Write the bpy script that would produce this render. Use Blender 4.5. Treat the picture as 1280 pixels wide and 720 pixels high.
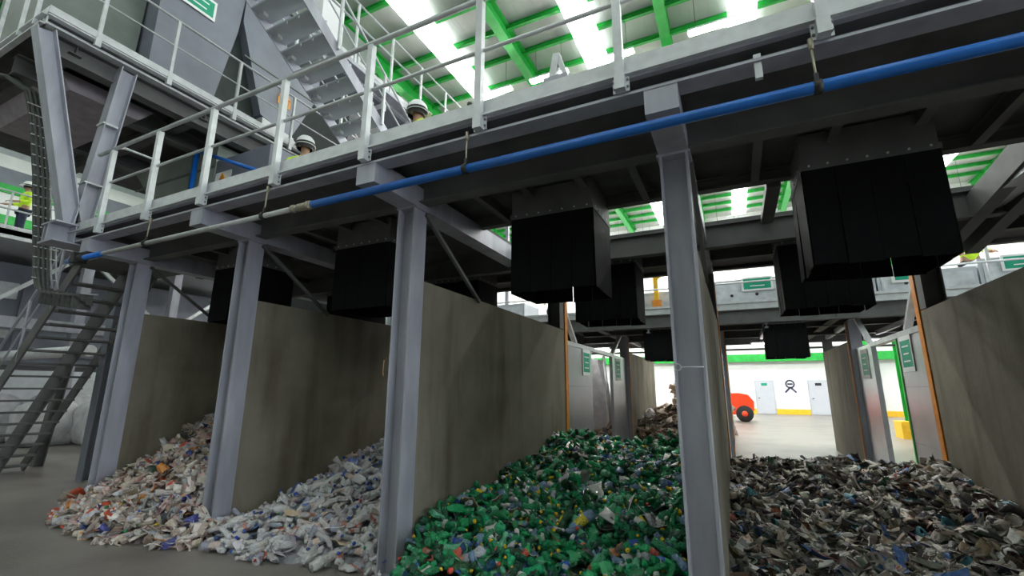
import bpy, bmesh, math, random
import numpy as np
from mathutils import Vector, Matrix

for o in list(bpy.data.objects):
    bpy.data.objects.remove(o)
S = bpy.context.scene
C = S.collection
R = math.radians

# ------------------------------------------------------------------ camera
CAM_H = 1.55
yaw, pitch, roll = R(-25.674), R(12.472), R(0.261)
fwd = Vector((math.sin(yaw)*math.cos(pitch), math.cos(yaw)*math.cos(pitch), math.sin(pitch)))
rgt = Vector((math.cos(yaw), -math.sin(yaw), 0))
upv = rgt.cross(fwd)
r2 = rgt*math.cos(roll)+upv*math.sin(roll)
u2 = -rgt*math.sin(roll)+upv*math.cos(roll)
cam = bpy.data.cameras.new('camera')
cam.sensor_width = 36.0
FPX = 570.72
cam.lens = FPX*36/1280
cam.clip_start, cam.clip_end = 0.05, 300
camo = bpy.data.objects.new('camera', cam)
C.objects.link(camo)
m = Matrix((r2, u2, -fwd)).transposed().to_4x4()
m.translation = (0, 0, CAM_H)
camo.matrix_world = m
S.camera = camo

# ------------------------------------------------------------------ world, exposure
w = bpy.data.worlds.new('overcast_sky')
S.world = w
w.use_nodes = True
bg = w.node_tree.nodes['Background']
bg.inputs[0].default_value = (0.82, 0.90, 1.0, 1)
bg.inputs[1].default_value = 8.0
S.view_settings.view_transform = 'Standard'
S.view_settings.look = 'None'
S.view_settings.gamma = 1
S.view_settings.use_curve_mapping = False
S.view_settings.exposure = -0.1
SKYLIGHT_STRENGTH = 4.7
LAMP_STRENGTH = 190.0

# ------------------------------------------------------------------ materials
MATS = {}
def mat(name, col, rough=.6, metal=0.0, var=.12, scale=6, col2=None, bump=0, spec=.5, emit=None, estr=0, aniso=None, detail=5):
    if name in MATS:
        return MATS[name]
    m = bpy.data.materials.new(name); m.use_nodes = True
    nt = m.node_tree; b = nt.nodes['Principled BSDF']
    b.inputs['Roughness'].default_value = rough
    b.inputs['Metallic'].default_value = metal
    b.inputs['Specular IOR Level'].default_value = spec
    tc = nt.nodes.new('ShaderNodeTexCoord')
    n = nt.nodes.new('ShaderNodeTexNoise'); n.inputs['Scale'].default_value = scale; n.inputs['Detail'].default_value = detail
    src = tc.outputs['Object']
    if aniso:
        mp = nt.nodes.new('ShaderNodeMapping'); mp.inputs['Scale'].default_value = aniso
        nt.links.new(src, mp.inputs[0]); src = mp.outputs[0]
    nt.links.new(src, n.inputs['Vector'])
    r = nt.nodes.new('ShaderNodeValToRGB')
    c2 = col2 if col2 else tuple(c*(1-var*1.6) for c in col)
    c1 = tuple(min(1, c*(1+var)) for c in col) if not col2 else col
    r.color_ramp.elements[0].color = (*c2, 1); r.color_ramp.elements[1].color = (*c1, 1)
    r.color_ramp.elements[0].position = .32; r.color_ramp.elements[1].position = .68
    nt.links.new(n.outputs['Fac'], r.inputs[0]); nt.links.new(r.outputs[0], b.inputs['Base Color'])
    if bump:
        bp = nt.nodes.new('ShaderNodeBump'); bp.inputs['Strength'].default_value = bump; bp.inputs['Distance'].default_value = .02
        n2 = nt.nodes.new('ShaderNodeTexNoise'); n2.inputs['Scale'].default_value = scale*5
        nt.links.new(tc.outputs['Object'], n2.inputs['Vector'])
        nt.links.new(n2.outputs['Fac'], bp.inputs['Height']); nt.links.new(bp.outputs[0], b.inputs['Normal'])
    if emit:
        b.inputs['Emission Color'].default_value = (*emit, 1); b.inputs['Emission Strength'].default_value = estr
    MATS[name] = m
    return m

galv = mat('galvanised_steel', (.40, .405, .46), .48, .25, .13, 5, aniso=(1, 1, .25))
galv_l = mat('bright_galvanised_rail', (.60, .62, .63), .42, .30, .08, 8)
galv_d = mat('dark_and_shaded_steel', (.115, .118, .115), .7, .0, .15, 3)  # dark steel; on galvanised undersides this colour stands in for shade
deckm = mat('dark_deck_plate', (.085, .085, .085), .75, 0, .2, 4)
rubber = mat('black_rubber', (.006, .006, .007), .75, 0, .2, 9, spec=.15)
plate = mat('polished_zinc_sheet', (.47, .48, .51), .28, .65, .08, 2)
orange = mat('orange_paint', (.75, .27, .03), .5, 0, .12, 6)
yellow = mat('yellow_paint', (.90, .52, .02), .5, 0, .08, 6)
green = mat('green_paint', (.02, .42, .06), .45, 0, .1, 4)
whitep = mat('white_wall_paint', (.86, .86, .87), .7, 0, .03, 2)
greyp = mat('light_grey_panel', (.50, .53, .57), .5, 0, .06, 3)
machine = mat('grey_machine_paint', (.20, .215, .26), .5, .1, .08, 2)
machine_d = mat('green_grey_machine_paint', (.16, .19, .17), .5, 0, .12, 2)
blue = mat('blue_pipe_plastic', (.01, .15, .58), .3, 0, .1, 6)
greypipe = mat('grey_pipe_plastic', (.40, .41, .40), .4, 0, .1, 8)
brass = mat('threaded_fitting', (.40, .36, .27), .45, .5, .1, 20)
black = mat('black_fitting', (.012, .012, .012), .5, 0, .1, 9)
signg = mat('sign_green', (.0, .33, .19), .5, 0, .03, 5)
signw = mat('sign_white', (.82, .85, .84), .5, 0, .02, 5)
signo = mat('sign_orange', (.85, .33, .01), .5, 0, .03, 5)
signk = mat('sign_black', (.02, .02, .02), .5, 0, .03, 5)
hiviz = mat('hi_vis_yellow', (.62, .95, .03), .7, 0, .1, 12)
helmetm = mat('white_helmet_plastic', (.85, .86, .86), .3, 0, .02, 5)
skin = mat('skin', (.42, .24, .16), .6, 0, .06, 8)
navy = mat('navy_work_cloth', (.02, .03, .06), .8, 0, .15, 12)
hairm = mat('dark_hair', (.015, .012, .01), .6, 0, .2, 30)
redp = mat('red_orange_truck_paint', (.82, .06, .015), .35, 0, .04, 4)
tyre = mat('tyre_rubber', (.015, .015, .015), .8, 0, .1, 10)
bagm = mat('white_woven_bag', (.62, .62, .64), .7, 0, .12, 5, bump=.5)
balem = mat('baled_cardboard', (.30, .19, .11), .85, 0, .3, 9, bump=.8)
rope = mat('brown_rope', (.35, .2, .1), .8)
roofm = None

def concrete(name, c1, c2, stain, rough=.85, sc=1.2, streak=True):
    m = bpy.data.materials.new(name); m.use_nodes = True
    nt = m.node_tree; b = nt.nodes['Principled BSDF']; L = nt.links.new
    tc = nt.nodes.new('ShaderNodeTexCoord')
    n1 = nt.nodes.new('ShaderNodeTexNoise'); n1.inputs['Scale'].default_value = sc; n1.inputs['Detail'].default_value = 8; n1.inputs['Roughness'].default_value = .65
    L(tc.outputs['Object'], n1.inputs['Vector'])
    r1 = nt.nodes.new('ShaderNodeValToRGB'); r1.color_ramp.elements[0].position = .3; r1.color_ramp.elements[1].position = .7
    r1.color_ramp.elements[0].color = (*c1, 1); r1.color_ramp.elements[1].color = (*c2, 1)
    L(n1.outputs['Fac'], r1.inputs[0])
    mp = nt.nodes.new('ShaderNodeMapping'); mp.inputs['Scale'].default_value = (2.2, 2.2, .35) if streak else (.5, .5, .5)
    L(tc.outputs['Object'], mp.inputs[0])
    n2 = nt.nodes.new('ShaderNodeTexNoise'); n2.inputs['Scale'].default_value = 1.6; n2.inputs['Detail'].default_value = 6
    L(mp.outputs[0], n2.inputs['Vector'])
    r2_ = nt.nodes.new('ShaderNodeValToRGB'); r2_.color_ramp.elements[0].position = .48; r2_.color_ramp.elements[1].position = .72
    L(n2.outputs['Fac'], r2_.inputs[0])
    mx = nt.nodes.new('ShaderNodeMix'); mx.data_type = 'RGBA'; mx.blend_type = 'MULTIPLY'
    mx.inputs[7].default_value = (*stain, 1)
    L(r2_.outputs[0], mx.inputs[0]); L(r1.outputs[0], mx.inputs[6]); L(mx.outputs[2], b.inputs['Base Color'])
    n3 = nt.nodes.new('ShaderNodeTexNoise'); n3.inputs['Scale'].default_value = 28; n3.inputs['Detail'].default_value = 6
    L(tc.outputs['Object'], n3.inputs['Vector'])
    bp = nt.nodes.new('ShaderNodeBump'); bp.inputs['Strength'].default_value = .25; bp.inputs['Distance'].default_value = .01
    L(n3.outputs['Fac'], bp.inputs['Height']); L(bp.outputs[0], b.inputs['Normal'])
    rr = nt.nodes.new('ShaderNodeMapRange'); rr.inputs[3].default_value = rough-.12; rr.inputs[4].default_value = rough+.08
    L(n1.outputs['Fac'], rr.inputs[0]); L(rr.outputs[0], b.inputs['Roughness'])
    return m
conc_wall = concrete('stained_concrete_wall', (.145, .130, .095), (.24, .22, .17), (.60, .56, .48))
conc_floor = concrete('worn_concrete_floor', (.17, .152, .138), (.28, .255, .232), (.6, .58, .56), .36, .5, False)

def roof_mat():
    m = bpy.data.materials.new('corrugated_roof_sheet'); m.use_nodes = True
    nt = m.node_tree; b = nt.nodes['Principled BSDF']; L = nt.links.new
    b.inputs['Base Color'].default_value = (.50, .52, .50, 1); b.inputs['Roughness'].default_value = .55
    tc = nt.nodes.new('ShaderNodeTexCoord')
    wv = nt.nodes.new('ShaderNodeTexWave'); wv.bands_direction = 'X'; wv.inputs['Scale'].default_value = 1.05; wv.wave_profile = 'SAW'
    L(tc.outputs['Object'], wv.inputs['Vector'])
    bp = nt.nodes.new('ShaderNodeBump'); bp.inputs['Strength'].default_value = .8; bp.inputs['Distance'].default_value = .05
    L(wv.outputs['Fac'], bp.inputs['Height']); L(bp.outputs[0], b.inputs['Normal'])
    return m
roofm = roof_mat()
skym = mat('translucent_skylight_sheet', (.9, .9, .9), .4, 0, .02, 2, emit=(.96, 1, 1), estr=SKYLIGHT_STRENGTH)
lampm = mat('lamp_tube_glow', (.9, .9, .9), .4, 0, .02, 2, emit=(1, .98, .95), estr=LAMP_STRENGTH)

# ------------------------------------------------------------------ helpers
class MB:
    def __init__(s): s.v = []; s.f = []; s.mi = []; s.sm = []
    def quad(s, pts, mi=0):
        b = len(s.v); s.v += [tuple(p) for p in pts]; s.f.append(tuple(range(b, b+len(pts)))); s.mi.append(mi); s.sm.append(False); return s
    def box(s, x0, x1, y0, y1, z0, z1, mi=0):
        b = len(s.v)
        s.v += [(x0, y0, z0), (x1, y0, z0), (x1, y1, z0), (x0, y1, z0), (x0, y0, z1), (x1, y0, z1), (x1, y1, z1), (x0, y1, z1)]
        for q in ((0, 3, 2, 1), (4, 5, 6, 7), (0, 1, 5, 4), (1, 2, 6, 5), (2, 3, 7, 6), (3, 0, 4, 7)):
            s.f.append(tuple(b+i for i in q)); s.mi.append(mi); s.sm.append(False)
        return s
    def sweep(s, prof, p0, p1, side=None, mi=0, smooth=False):
        """extrude closed 2D profile (u,v) from p0 to p1; u along 'side', v along dir x side"""
        p0 = Vector(p0); p1 = Vector(p1); d = (p1-p0).normalized()
        if side is None:
            side = Vector((0, 0, 1)) if abs(d.z) < .9 else Vector((1, 0, 0))
        side = Vector(side); side = (side-d*side.dot(d)).normalized(); v = d.cross(side)
        b = len(s.v); n = len(prof)
        for p in (p0, p1):
            s.v += [tuple(p+side*a+v*c) for a, c in prof]
        for i in range(n):
            j = (i+1) % n
            s.f.append((b+i, b+j, b+n+j, b+n+i)); s.mi.append(mi); s.sm.append(smooth)
        s.f.append(tuple(b+i for i in reversed(range(n)))); s.mi.append(mi); s.sm.append(False)
        s.f.append(tuple(b+n+i for i in range(n))); s.mi.append(mi); s.sm.append(False)
        return s
    def tube(s, p0, p1, r, n=10, mi=0):
        return s.sweep([(r*math.cos(2*math.pi*i/n), r*math.sin(2*math.pi*i/n)) for i in range(n)], p0, p1, None, mi, True)
    def path(s, pts, r, n=8, mi=0):
        pts = [Vector(p) for p in pts]; b = len(s.v)
        for k, p in enumerate(pts):
            d = (pts[min(k+1, len(pts)-1)]-pts[max(k-1, 0)]).normalized()
            a = Vector((0, 0, 1)) if abs(d.z) < .95 else Vector((1, 0, 0))
            sd = (a-d*a.dot(d)).normalized(); vv = d.cross(sd)
            s.v += [tuple(p+sd*r*math.cos(2*math.pi*i/n)+vv*r*math.sin(2*math.pi*i/n)) for i in range(n)]
        for k in range(len(pts)-1):
            for i in range(n):
                j = (i+1) % n
                s.f.append((b+k*n+i, b+k*n+j, b+(k+1)*n+j, b+(k+1)*n+i)); s.mi.append(mi); s.sm.append(True)
        s.f.append(tuple(b+i for i in reversed(range(n)))); s.mi.append(mi); s.sm.append(False)
        s.f.append(tuple(b+(len(pts)-1)*n+i for i in range(n))); s.mi.append(mi); s.sm.append(False)
        return s
    def bar(s, p0, p1, a, b_, side=None, mi=0):
        return s.sweep([(-a/2, -b_/2), (a/2, -b_/2), (a/2, b_/2), (-a/2, b_/2)], p0, p1, side, mi)
    def ibeam(s, p0, p1, h, b_, tf=.016, tw=.012, side=(0, 0, 1), mi=0):
        # side: web direction (height)
        H, B = h/2, b_/2; t = tw/2
        prof = [(-H, -B), (-H, B), (-H+tf, B), (-H+tf, t), (H-tf, t), (H-tf, B), (H, B), (H, -B), (H-tf, -B), (H-tf, -t), (-H+tf, -t), (-H+tf, -B)]
        return s.sweep(prof, p0, p1, side, mi)
    def channel(s, p0, p1, h, b_, t=.012, side=(0, 0, 1), mi=0, flip=1):
        H = h/2
        prof = [(-H, 0), (-H, b_), (-H+t, b_), (-H+t, t), (H-t, t), (H-t, b_), (H, b_), (H, 0)]
        prof = [(a, c*flip) for a, c in prof]
        if flip < 0: prof = prof[::-1]
        return s.sweep(prof, p0, p1, side, mi)
    def prism(s, poly, axis, a0, a1, mi=0):
        """poly: 2D pts, extruded along axis 'x' (poly=(y,z)), 'y' (poly=(x,z)), 'z' (poly=(x,y))"""
        b = len(s.v); n = len(poly)
        for a in (a0, a1):
            for p, q in poly:
                s.v.append({'x': (a, p, q), 'y': (p, a, q), 'z': (p, q, a)}[axis])
        for i in range(n):
            j = (i+1) % n; s.f.append((b+i, b+j, b+n+j, b+n+i)); s.mi.append(mi); s.sm.append(False)
        s.f.append(tuple(b+i for i in reversed(range(n)))); s.mi.append(mi); s.sm.append(False)
        s.f.append(tuple(b+n+i for i in range(n))); s.mi.append(mi); s.sm.append(False)
        return s
    def lathe(s, prof, n=12, o=(0, 0, 0), axis='z', mi=0):
        b = len(s.v); o = Vector(o)
        for r, h in prof:
            for i in range(n):
                a = 2*math.pi*i/n; p = (r*math.cos(a), r*math.sin(a), h)
                if axis == 'x': p = (h, p[0], p[1])
                if axis == 'y': p = (p[0], h, p[1])
                s.v.append(tuple(o+Vector(p)))
        for k in range(len(prof)-1):
            for i in range(n):
                j = (i+1) % n
                s.f.append((b+k*n+i, b+k*n+j, b+(k+1)*n+j, b+(k+1)*n+i)); s.mi.append(mi); s.sm.append(True)
        return s
    def mesh(s, name, mats):
        me = bpy.data.meshes.new(name); me.from_pydata(s.v, [], s.f)
        for m_ in (mats if isinstance(mats, (list, tuple)) else [mats]): me.materials.append(m_)
        me.polygons.foreach_set('material_index', s.mi); me.polygons.foreach_set('use_smooth', s.sm)
        me.update()
        bm = bmesh.new(); bm.from_mesh(me); bmesh.ops.recalc_face_normals(bm, faces=bm.faces); bm.to_mesh(me); bm.free()
        return me
    def build(s, name, mats, parent=None, **tags):
        return link(name, s.mesh(name, mats), parent, **tags)

def link(name, me, parent=None, label=None, cat=None, group=None, kind=None):
    o = bpy.data.objects.new(name, me); C.objects.link(o)
    if parent: 
        o.parent = parent
        pl = Vector((0, 0, 0)); q = parent
        while q: pl += q.location; q = q.parent
        o.location = -pl if me is not None and not getattr(me, 'is_local', False) else (0, 0, 0)
        # children are modelled in world coordinates: undo the parents' offset
    tag(o, label, cat, group, kind)
    return o
def tag(o, label=None, cat=None, group=None, kind=None):
    if label: o['label'] = label
    if cat: o['category'] = cat
    if group: o['group'] = group
    if kind: o['kind'] = kind
    return o
def empty(name, loc, label=None, cat=None, group=None, kind=None):
    o = bpy.data.objects.new(name, None); C.objects.link(o); o.location = loc; o.empty_display_size = .2
    return tag(o, label, cat, group, kind)
def inst(name, me, loc, parent=None, rot=(0, 0, 0), scale=(1, 1, 1)):
    """shared mesh, placed by transform; loc is in world coordinates"""
    o = bpy.data.objects.new(name, me); C.objects.link(o)
    l = Vector(loc)
    if parent:
        o.parent = parent; q = parent
        while q: l = l-q.location; q = q.parent
    o.location = l; o.rotation_euler = rot; o.scale = scale
    return o

# ================================================================== THE SETTING
XL, XR, YF, YB, ZR = -34.0, 26.0, -24.0, 36.0, 14.3
MB().quad([(XL, YF, 0), (XR, YF, 0), (XR, YB, 0), (XL, YB, 0)]).build('floor', conc_floor, kind='structure')

# back wall with green band, yellow band
MB().box(XL, XR, YB, YB+.2, 0, ZR).build('wall_back', whitep, kind='structure')
MB().box(XL, XR, YB-.03, YB-.002, 0, .33).build('trim_1', yellow, kind='structure', label='yellow safety band painted along foot of far wall')
MB().box(XL, XR, YB-.4, YB-.002, 3.45, 3.95).build('trim_2', green, kind='structure', label='green girder along the far wall above the doors')
wl = MB().box(XL-.2, XL, YF, YB, 0, ZR).build('wall_left', greyp, kind='structure')
for z0, z1, mm, nm in ((12.9, 13.6, whitep, 'cladding_band'), (12.0, 12.9, machine, 'cladding_band'), (11.55, 12.0, green, 'girt'), (10.35, 11.55, whitep, 'cladding_band'),
                       (9.9, 10.35, green, 'girt'), (8.2, 9.9, whitep, 'cladding_band'), (6.5, 8.2, machine, 'cladding_band'), (3.5, 6.5, greyp, 'cladding_band')):
    MB().box(XL, XL+(.25 if nm == 'girt' else .1), YF, YB, z0, z1).build(nm, mm, wl)
for y in np.arange(5, 34, 2.2):
    MB().box(XL+.1, XL+.16, y, y+.08, 10.35, 11.55).build('panel_joint', machine, wl)
MB().box(XR, XR+.2, YF, -13, 0, ZR).box(XR, XR+.2, -13, 2, 8, ZR).box(XR, XR+.2, 2, YB, 0, ZR).build('wall_right', whitep, kind='structure')   # unseen opening, added and placed to let sky light in from the side
MB().box(XL, XR, YF-.2, YF, 0, ZR).build('wall_front', machine_d, kind='structure')

# roof
SK = [(-8.82+5.07*k) for k in range(-4, 7)]
RF = [(-6.28+5.14*k) for k in range(-4, 6)]
ceil = MB().box(XL, XR, YF, YB, ZR, ZR+.1).build('ceiling', roofm, kind='structure')
for x in SK:
    for y0, y1 in ((YF+1, -9), (-8.95, 0), (.05, 7), (7.05, 16), (16.05, 25), (25.05, YB-.6)):
        MB().box(x-.45, x+.45, y0, y1, ZR-.26, ZR-.235).build('skylight_sheet', skym, ceil)
me_r = MB().ibeam((0, YF, ZR-.42), (0, YB-.05, ZR-.42), .62, .34, .03, .03).mesh('rafter', green)
for x in RF: inst('rafter', me_r, (x, 0, 0), ceil)
me_p = MB().ibeam((XL, 0, ZR-.12), (XR, 0, ZR-.12), .2, .12, .015, .012).mesh('purlin', green)
y = YF+1
while y < YB-.5:
    inst('purlin', me_p, (0, y, 0), ceil); y += 1.365
MB().ibeam((XL, 15.6, ZR-.95), (XR, 15.6, ZR-.95), .55, .3, .03, .03).build('tie_beam', green, ceil)

# doors on the far wall
for k, (x, txt) in enumerate(((1.2, 0), (4.3, 1))):
    d = MB().box(x-.05, x+1.1, YB-.06, YB-.03, 0, 2.2).build('door_%d' % (k+1), greyp, kind='structure', label=('grey door in far white wall beside the forklift', 'grey door in far white wall right of the emblem')[k])
    MB().box(x+.02, x+1.03, YB-.09, YB-.06, .03, 2.12).build('door_leaf', mat('pale_door', (.55, .57, .64), .5, 0, .02), d)
    MB().box(x+.35, x+.7, YB-.1, YB-.092, 1.85, 2.02).build('door_plate', (signg, signk)[txt], d)
    MB().box(x+.1, x+.2, YB-.16, YB-.09, 1.0, 1.05).build('door_handle', black, d)
em = MB()
cx, cz = 3.25, 1.95
ring = [(cx+.26*math.cos(a), cz+.28*math.sin(a)) for a in np.linspace(.9*math.pi+.6, 2.1*math.pi+math.pi-.9, 20)]
for a in range(14):
    t0, t1 = 2*math.pi*a/14, 2*math.pi*(a+1)/14
    em.bar((cx+.24*math.cos(t0), YB-.02, cz+.24*math.sin(t0)), (cx+.24*math.cos(t1), YB-.02, cz+.24*math.sin(t1)), .02, .09, (0, 1, 0))
em.bar((cx-.32, YB-.02, cz-.55), (cx, YB-.02, cz-.2), .02, .10, (0, 1, 0)).bar((cx+.32, YB-.02, cz-.55), (cx, YB-.02, cz-.2), .02, .10, (0, 1, 0))
em.bar((cx-.15, YB-.02, cz), (cx+.15, YB-.02, cz), .02, .10, (0, 1, 0))
em.build('wall_emblem', mat('dark_blue_emblem', (.03, .04, .10), .6), label='small dark round emblem painted on far white wall', cat='emblem')

# green building columns
def gcol(x, y, lab, block=True):
    e = empty('building_column', (x, y, 0), lab, 'column')
    MB().ibeam((x, y, 0), (x, y, ZR-.75), .4, .3, .03, .02, side=(0, 1, 0)).build('shaft', green, e)
    if block: MB().box(x-.42, x+.42, y-.42, y+.42, 0, .55).build('yellow_base', yellow, e)
gcol(5.25, 20.2, 'green building column on a yellow base block behind the right steel sheet')
gcol(7.5, YB-.5, 'green building column against the far white wall')
gcol(-13, YB-.5, 'green building column against far wall behind the left bays')

# ================================================================== FRONT BAYS
XC = [-7.6, -5.18, -2.75, -0.27, 2.37]
YC = 3.33
CN = ['beside the steel staircase', 'between the two piles of pale plastic', 'left of the green bottle pile', 'between green bottles and scrap paper', 'at the right edge beside the scrap pile']
for i, x in enumerate(XC):
    e = empty('steel_column', (x, YC+.1, 0), 'galvanised H-section steel column '+CN[i], 'column', 'front steel columns')
    MB().ibeam((x, YC+.1, 0), (x, YC+.1, 3.29), .2, .2, .016, .012, side=(1, 0, 0)).build('shaft', galv, e)
    MB().box(x-.14, x+.14, YC-.05, YC+.25, 0, .02).build('base_plate', galv, e)
    MB().box(x-.12, x+.12, YC-.0, YC+.2, 3.27, 3.29).build('cap_plate', galv, e)
WN = ['partition at the staircase end of the bays', 'partition between the pale plastic piles', 'partition left of the green bottles', 'partition between green bottles and scrap', 'partition right of the scrap pile']
for i, x in enumerate(XC):
    yl = 7.64
    wobj = empty('concrete_partition', (x, 5.4, 0), 'stained grey-brown concrete '+WN[i], 'partition', 'front bay partitions')
    mb = MB().box(x-.1, x+.1, YC+.2, yl, 0, 2.57); mb.build('wall_slab', conc_wall, wobj)
    e = empty('rear_column', (x, 7.55, 2.57), 'dark steel column with orange edge strip at rear end of '+WN[i].replace('partition', 'wall'), 'column', 'rear steel columns')
    MB().ibeam((x, 7.5, 2.58), (x, 7.5, 3.29), .22, .2, .016, .012, side=(1, 0, 0)).build('shaft', galv_d, e)
    MB().box(x-.115, x+.115, 7.655, 7.79, 0, 3.2).build('orange_edge_strip', orange, e)
MB().path([(XC[2]-.115, YC-.01, 1.82), (XC[2]-.14, YC-.02, 1.80), (XC[2]-.145, YC-.02, 1.70), (XC[2]-.135, YC-.02, 1.66)], .006, 6).build('rope_hook', rope, label='small rusty wire hook on column left of green bottles', cat='hook')
rg = MB()
for k in range(12):
    a, b = 2*math.pi*k/12, 2*math.pi*(k+1)/12
    rg.bar((XC[3]-.075+.022*math.cos(a), YC-.012, 1.70+.022*math.sin(a)), (XC[3]-.075+.022*math.cos(b), YC-.012, 1.70+.022*math.sin(b)), .008, .008)
rg.tube((XC[3]-.05, YC-.005, 1.70), (XC[3]+.09, YC-.005, 1.70), .004, 6)
rg.build('eye_hook', galv_l, label='small metal eye hook on column between green bottles and scrap', cat='hook')

# ------------------------------------------------------------------ front walkway platform
X0, X1 = -8.1, 7.0
pl = empty('sorting_platform', (-.5, 4.2, 3.3), 'long grey steel sorting platform carried by the front columns', 'platform')
MB().box(X0, X1, 2.8, 4.65, 3.585, 3.62).build('deck', deckm, pl)
MB().channel((X0, 2.91, 3.535), (X1, 2.91, 3.535), .14, .155, .018, flip=1).build('edge_channel', galv, pl)
MB().box(X0, X1, 2.765, 2.775, 3.625, 3.755).build('kick_plate', galv_l, pl)
MB().box(X0, X1, 2.725, 2.80, 3.605, 3.625).build('kick_ledge', galv_l, pl)
for i, x in enumerate(XC):
    MB().box(x-.105, x+.105, 2.76, 8.0, 3.29, 3.465).box(x-.105, x+.105, 2.80, 8.0, 3.465, 3.5).build('cross_beam', galv, pl)
for (yy, z0, z1, b_) in ((3.46, 3.34, 3.58, .14), (4.62, 3.46, 3.58, .1), (5.80, 3.22, 3.5, .12), (6.1, 3.36, 3.5, .1), (6.95, 3.36, 3.5, .1), (7.92, 3.44, 3.54, .1)):
    MB().ibeam((X0, yy, (z0+z1)/2), (X1, yy, (z0+z1)/2), z1-z0, b_, .014, .01).build('long_beam', galv_d, pl)
bays = [(XC[i]+XC[i+1])/2 for i in range(4)]+[3.6]
for bx in bays:
    for dx in (-.72, -.2, .35, .85):
        MB().ibeam((bx+dx, 3.54, 3.52), (bx+dx, 4.56, 3.52), .12, .07, .01, .008).build('joist', galv_d, pl)
    MB().box(bx-.62, bx-.5, 4.66, 5.74, 3.42, 3.5).build('tie', galv_d, pl)
# back deck with side plates leaving the slot open
MB().box(X0, X1, 5.75, 8.0, 3.5, 3.54).build('rear_deck', deckm, pl)
MB().box(X0, XC[2]+.1, 4.66, 5.75, 3.5, 3.54).build('slot_cover', deckm, pl)
for x in (-4.9, -2.1): pass
# small bolts plate under the platform
MB().box(.27, .31, 2.77, 2.80, 3.36, 3.52).build('clip_bracket', galv_l, pl)

# railing on the front edge
PX = [1.75, .62, -.515, -1.60, -2.75, -3.90, -5.07, -6.14, -7.22]
ra = empty('guard_railing', (-3, 2.73, 3.5), 'galvanised tube guard railing along front edge of the sorting platform', 'railing')
for x in PX:
    p = MB().box(x-.028, x+.028, 2.69, 2.745, 3.50, 4.64).build('post', galv_l, ra)
    MB().box(x-.055, x+.055, 2.745, 2.755, 3.49, 3.60).box(x-.034, x+.034, 2.685, 2.75, 3.485, 3.585).build('base_bracket', galv_l, p)
    for sx in (-.045, .045):
        for zz in (3.52, 3.57): MB().tube((x+sx, 2.735, zz), (x+sx, 2.747, zz), .008, 6).build('bolt', galv_d, p)
MB().tube((-7.6, 2.715, 4.66), (3.5, 2.715, 4.66), .024, 12).build('top_rail', galv_l, ra)
MB().tube((-7.3, 2.735, 4.185), (3.5, 2.735, 4.185), .016, 10).build('mid_rail', galv_l, ra)
MB().path([(-7.22, 2.72, 4.60), (-7.22, 2.72, 4.68), (-7.16, 2.80, 4.70), (-7.14, 3.2, 4.70), (-7.14, 3.2, 4.2), (-7.14, 3.2, 3.62)], .02, 8).build('return_rail', galv_l, ra)

# blue pipe along the platform
pp = empty('water_pipe', (-3, 2.73, 3.18), 'long blue plastic pipe hanging below the front platform edge', 'pipe')
MB().tube((-3.35, 2.73, 3.185), (7.0, 2.73, 3.185), .034, 14).build('blue_pipe', blue, pp)
MB().tube((-7.0, 2.73, 3.185), (-3.45, 2.73, 3.185), .026, 12).build('grey_pipe', greypipe, pp)
MB().tube((-3.52, 2.73, 3.185), (-3.34, 2.73, 3.185), .036, 12).tube((-3.60, 2.73, 3.185), (-3.56, 2.73, 3.185), .038, 12).tube((-3.40, 2.73, 3.185), (-3.36, 2.73, 3.185), .044, 8).build('union_fitting', brass, pp)
MB().tube((-7.9, 2.73, 3.185), (-7.0, 2.73, 3.185), .034, 12).build('blue_pipe', blue, pp)
MB().tube((-7.75, 2.73, 3.185), (-7.45, 2.73, 3.185), .05, 12).box(-7.66, -7.56, 2.66, 2.8, 3.13, 3.26).build('valve', black, pp)
for x in (-6.05, -4.0, -1.71, .555, 3.0):
    MB().tube((x, 2.73, 3.20), (x, 2.74, 3.47), .007, 6).tube((x, 2.74, 3.43), (x, 2.74, 3.50), .014, 6).build('hanger_rod', brass, pp)
    MB().tube((x-.02, 2.73, 3.185), (x+.02, 2.73, 3.185), .041, 12).box(x-.012, x+.012, 2.722, 2.738, 3.22, 3.27).build('hanger_clamp', black, pp)

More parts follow.
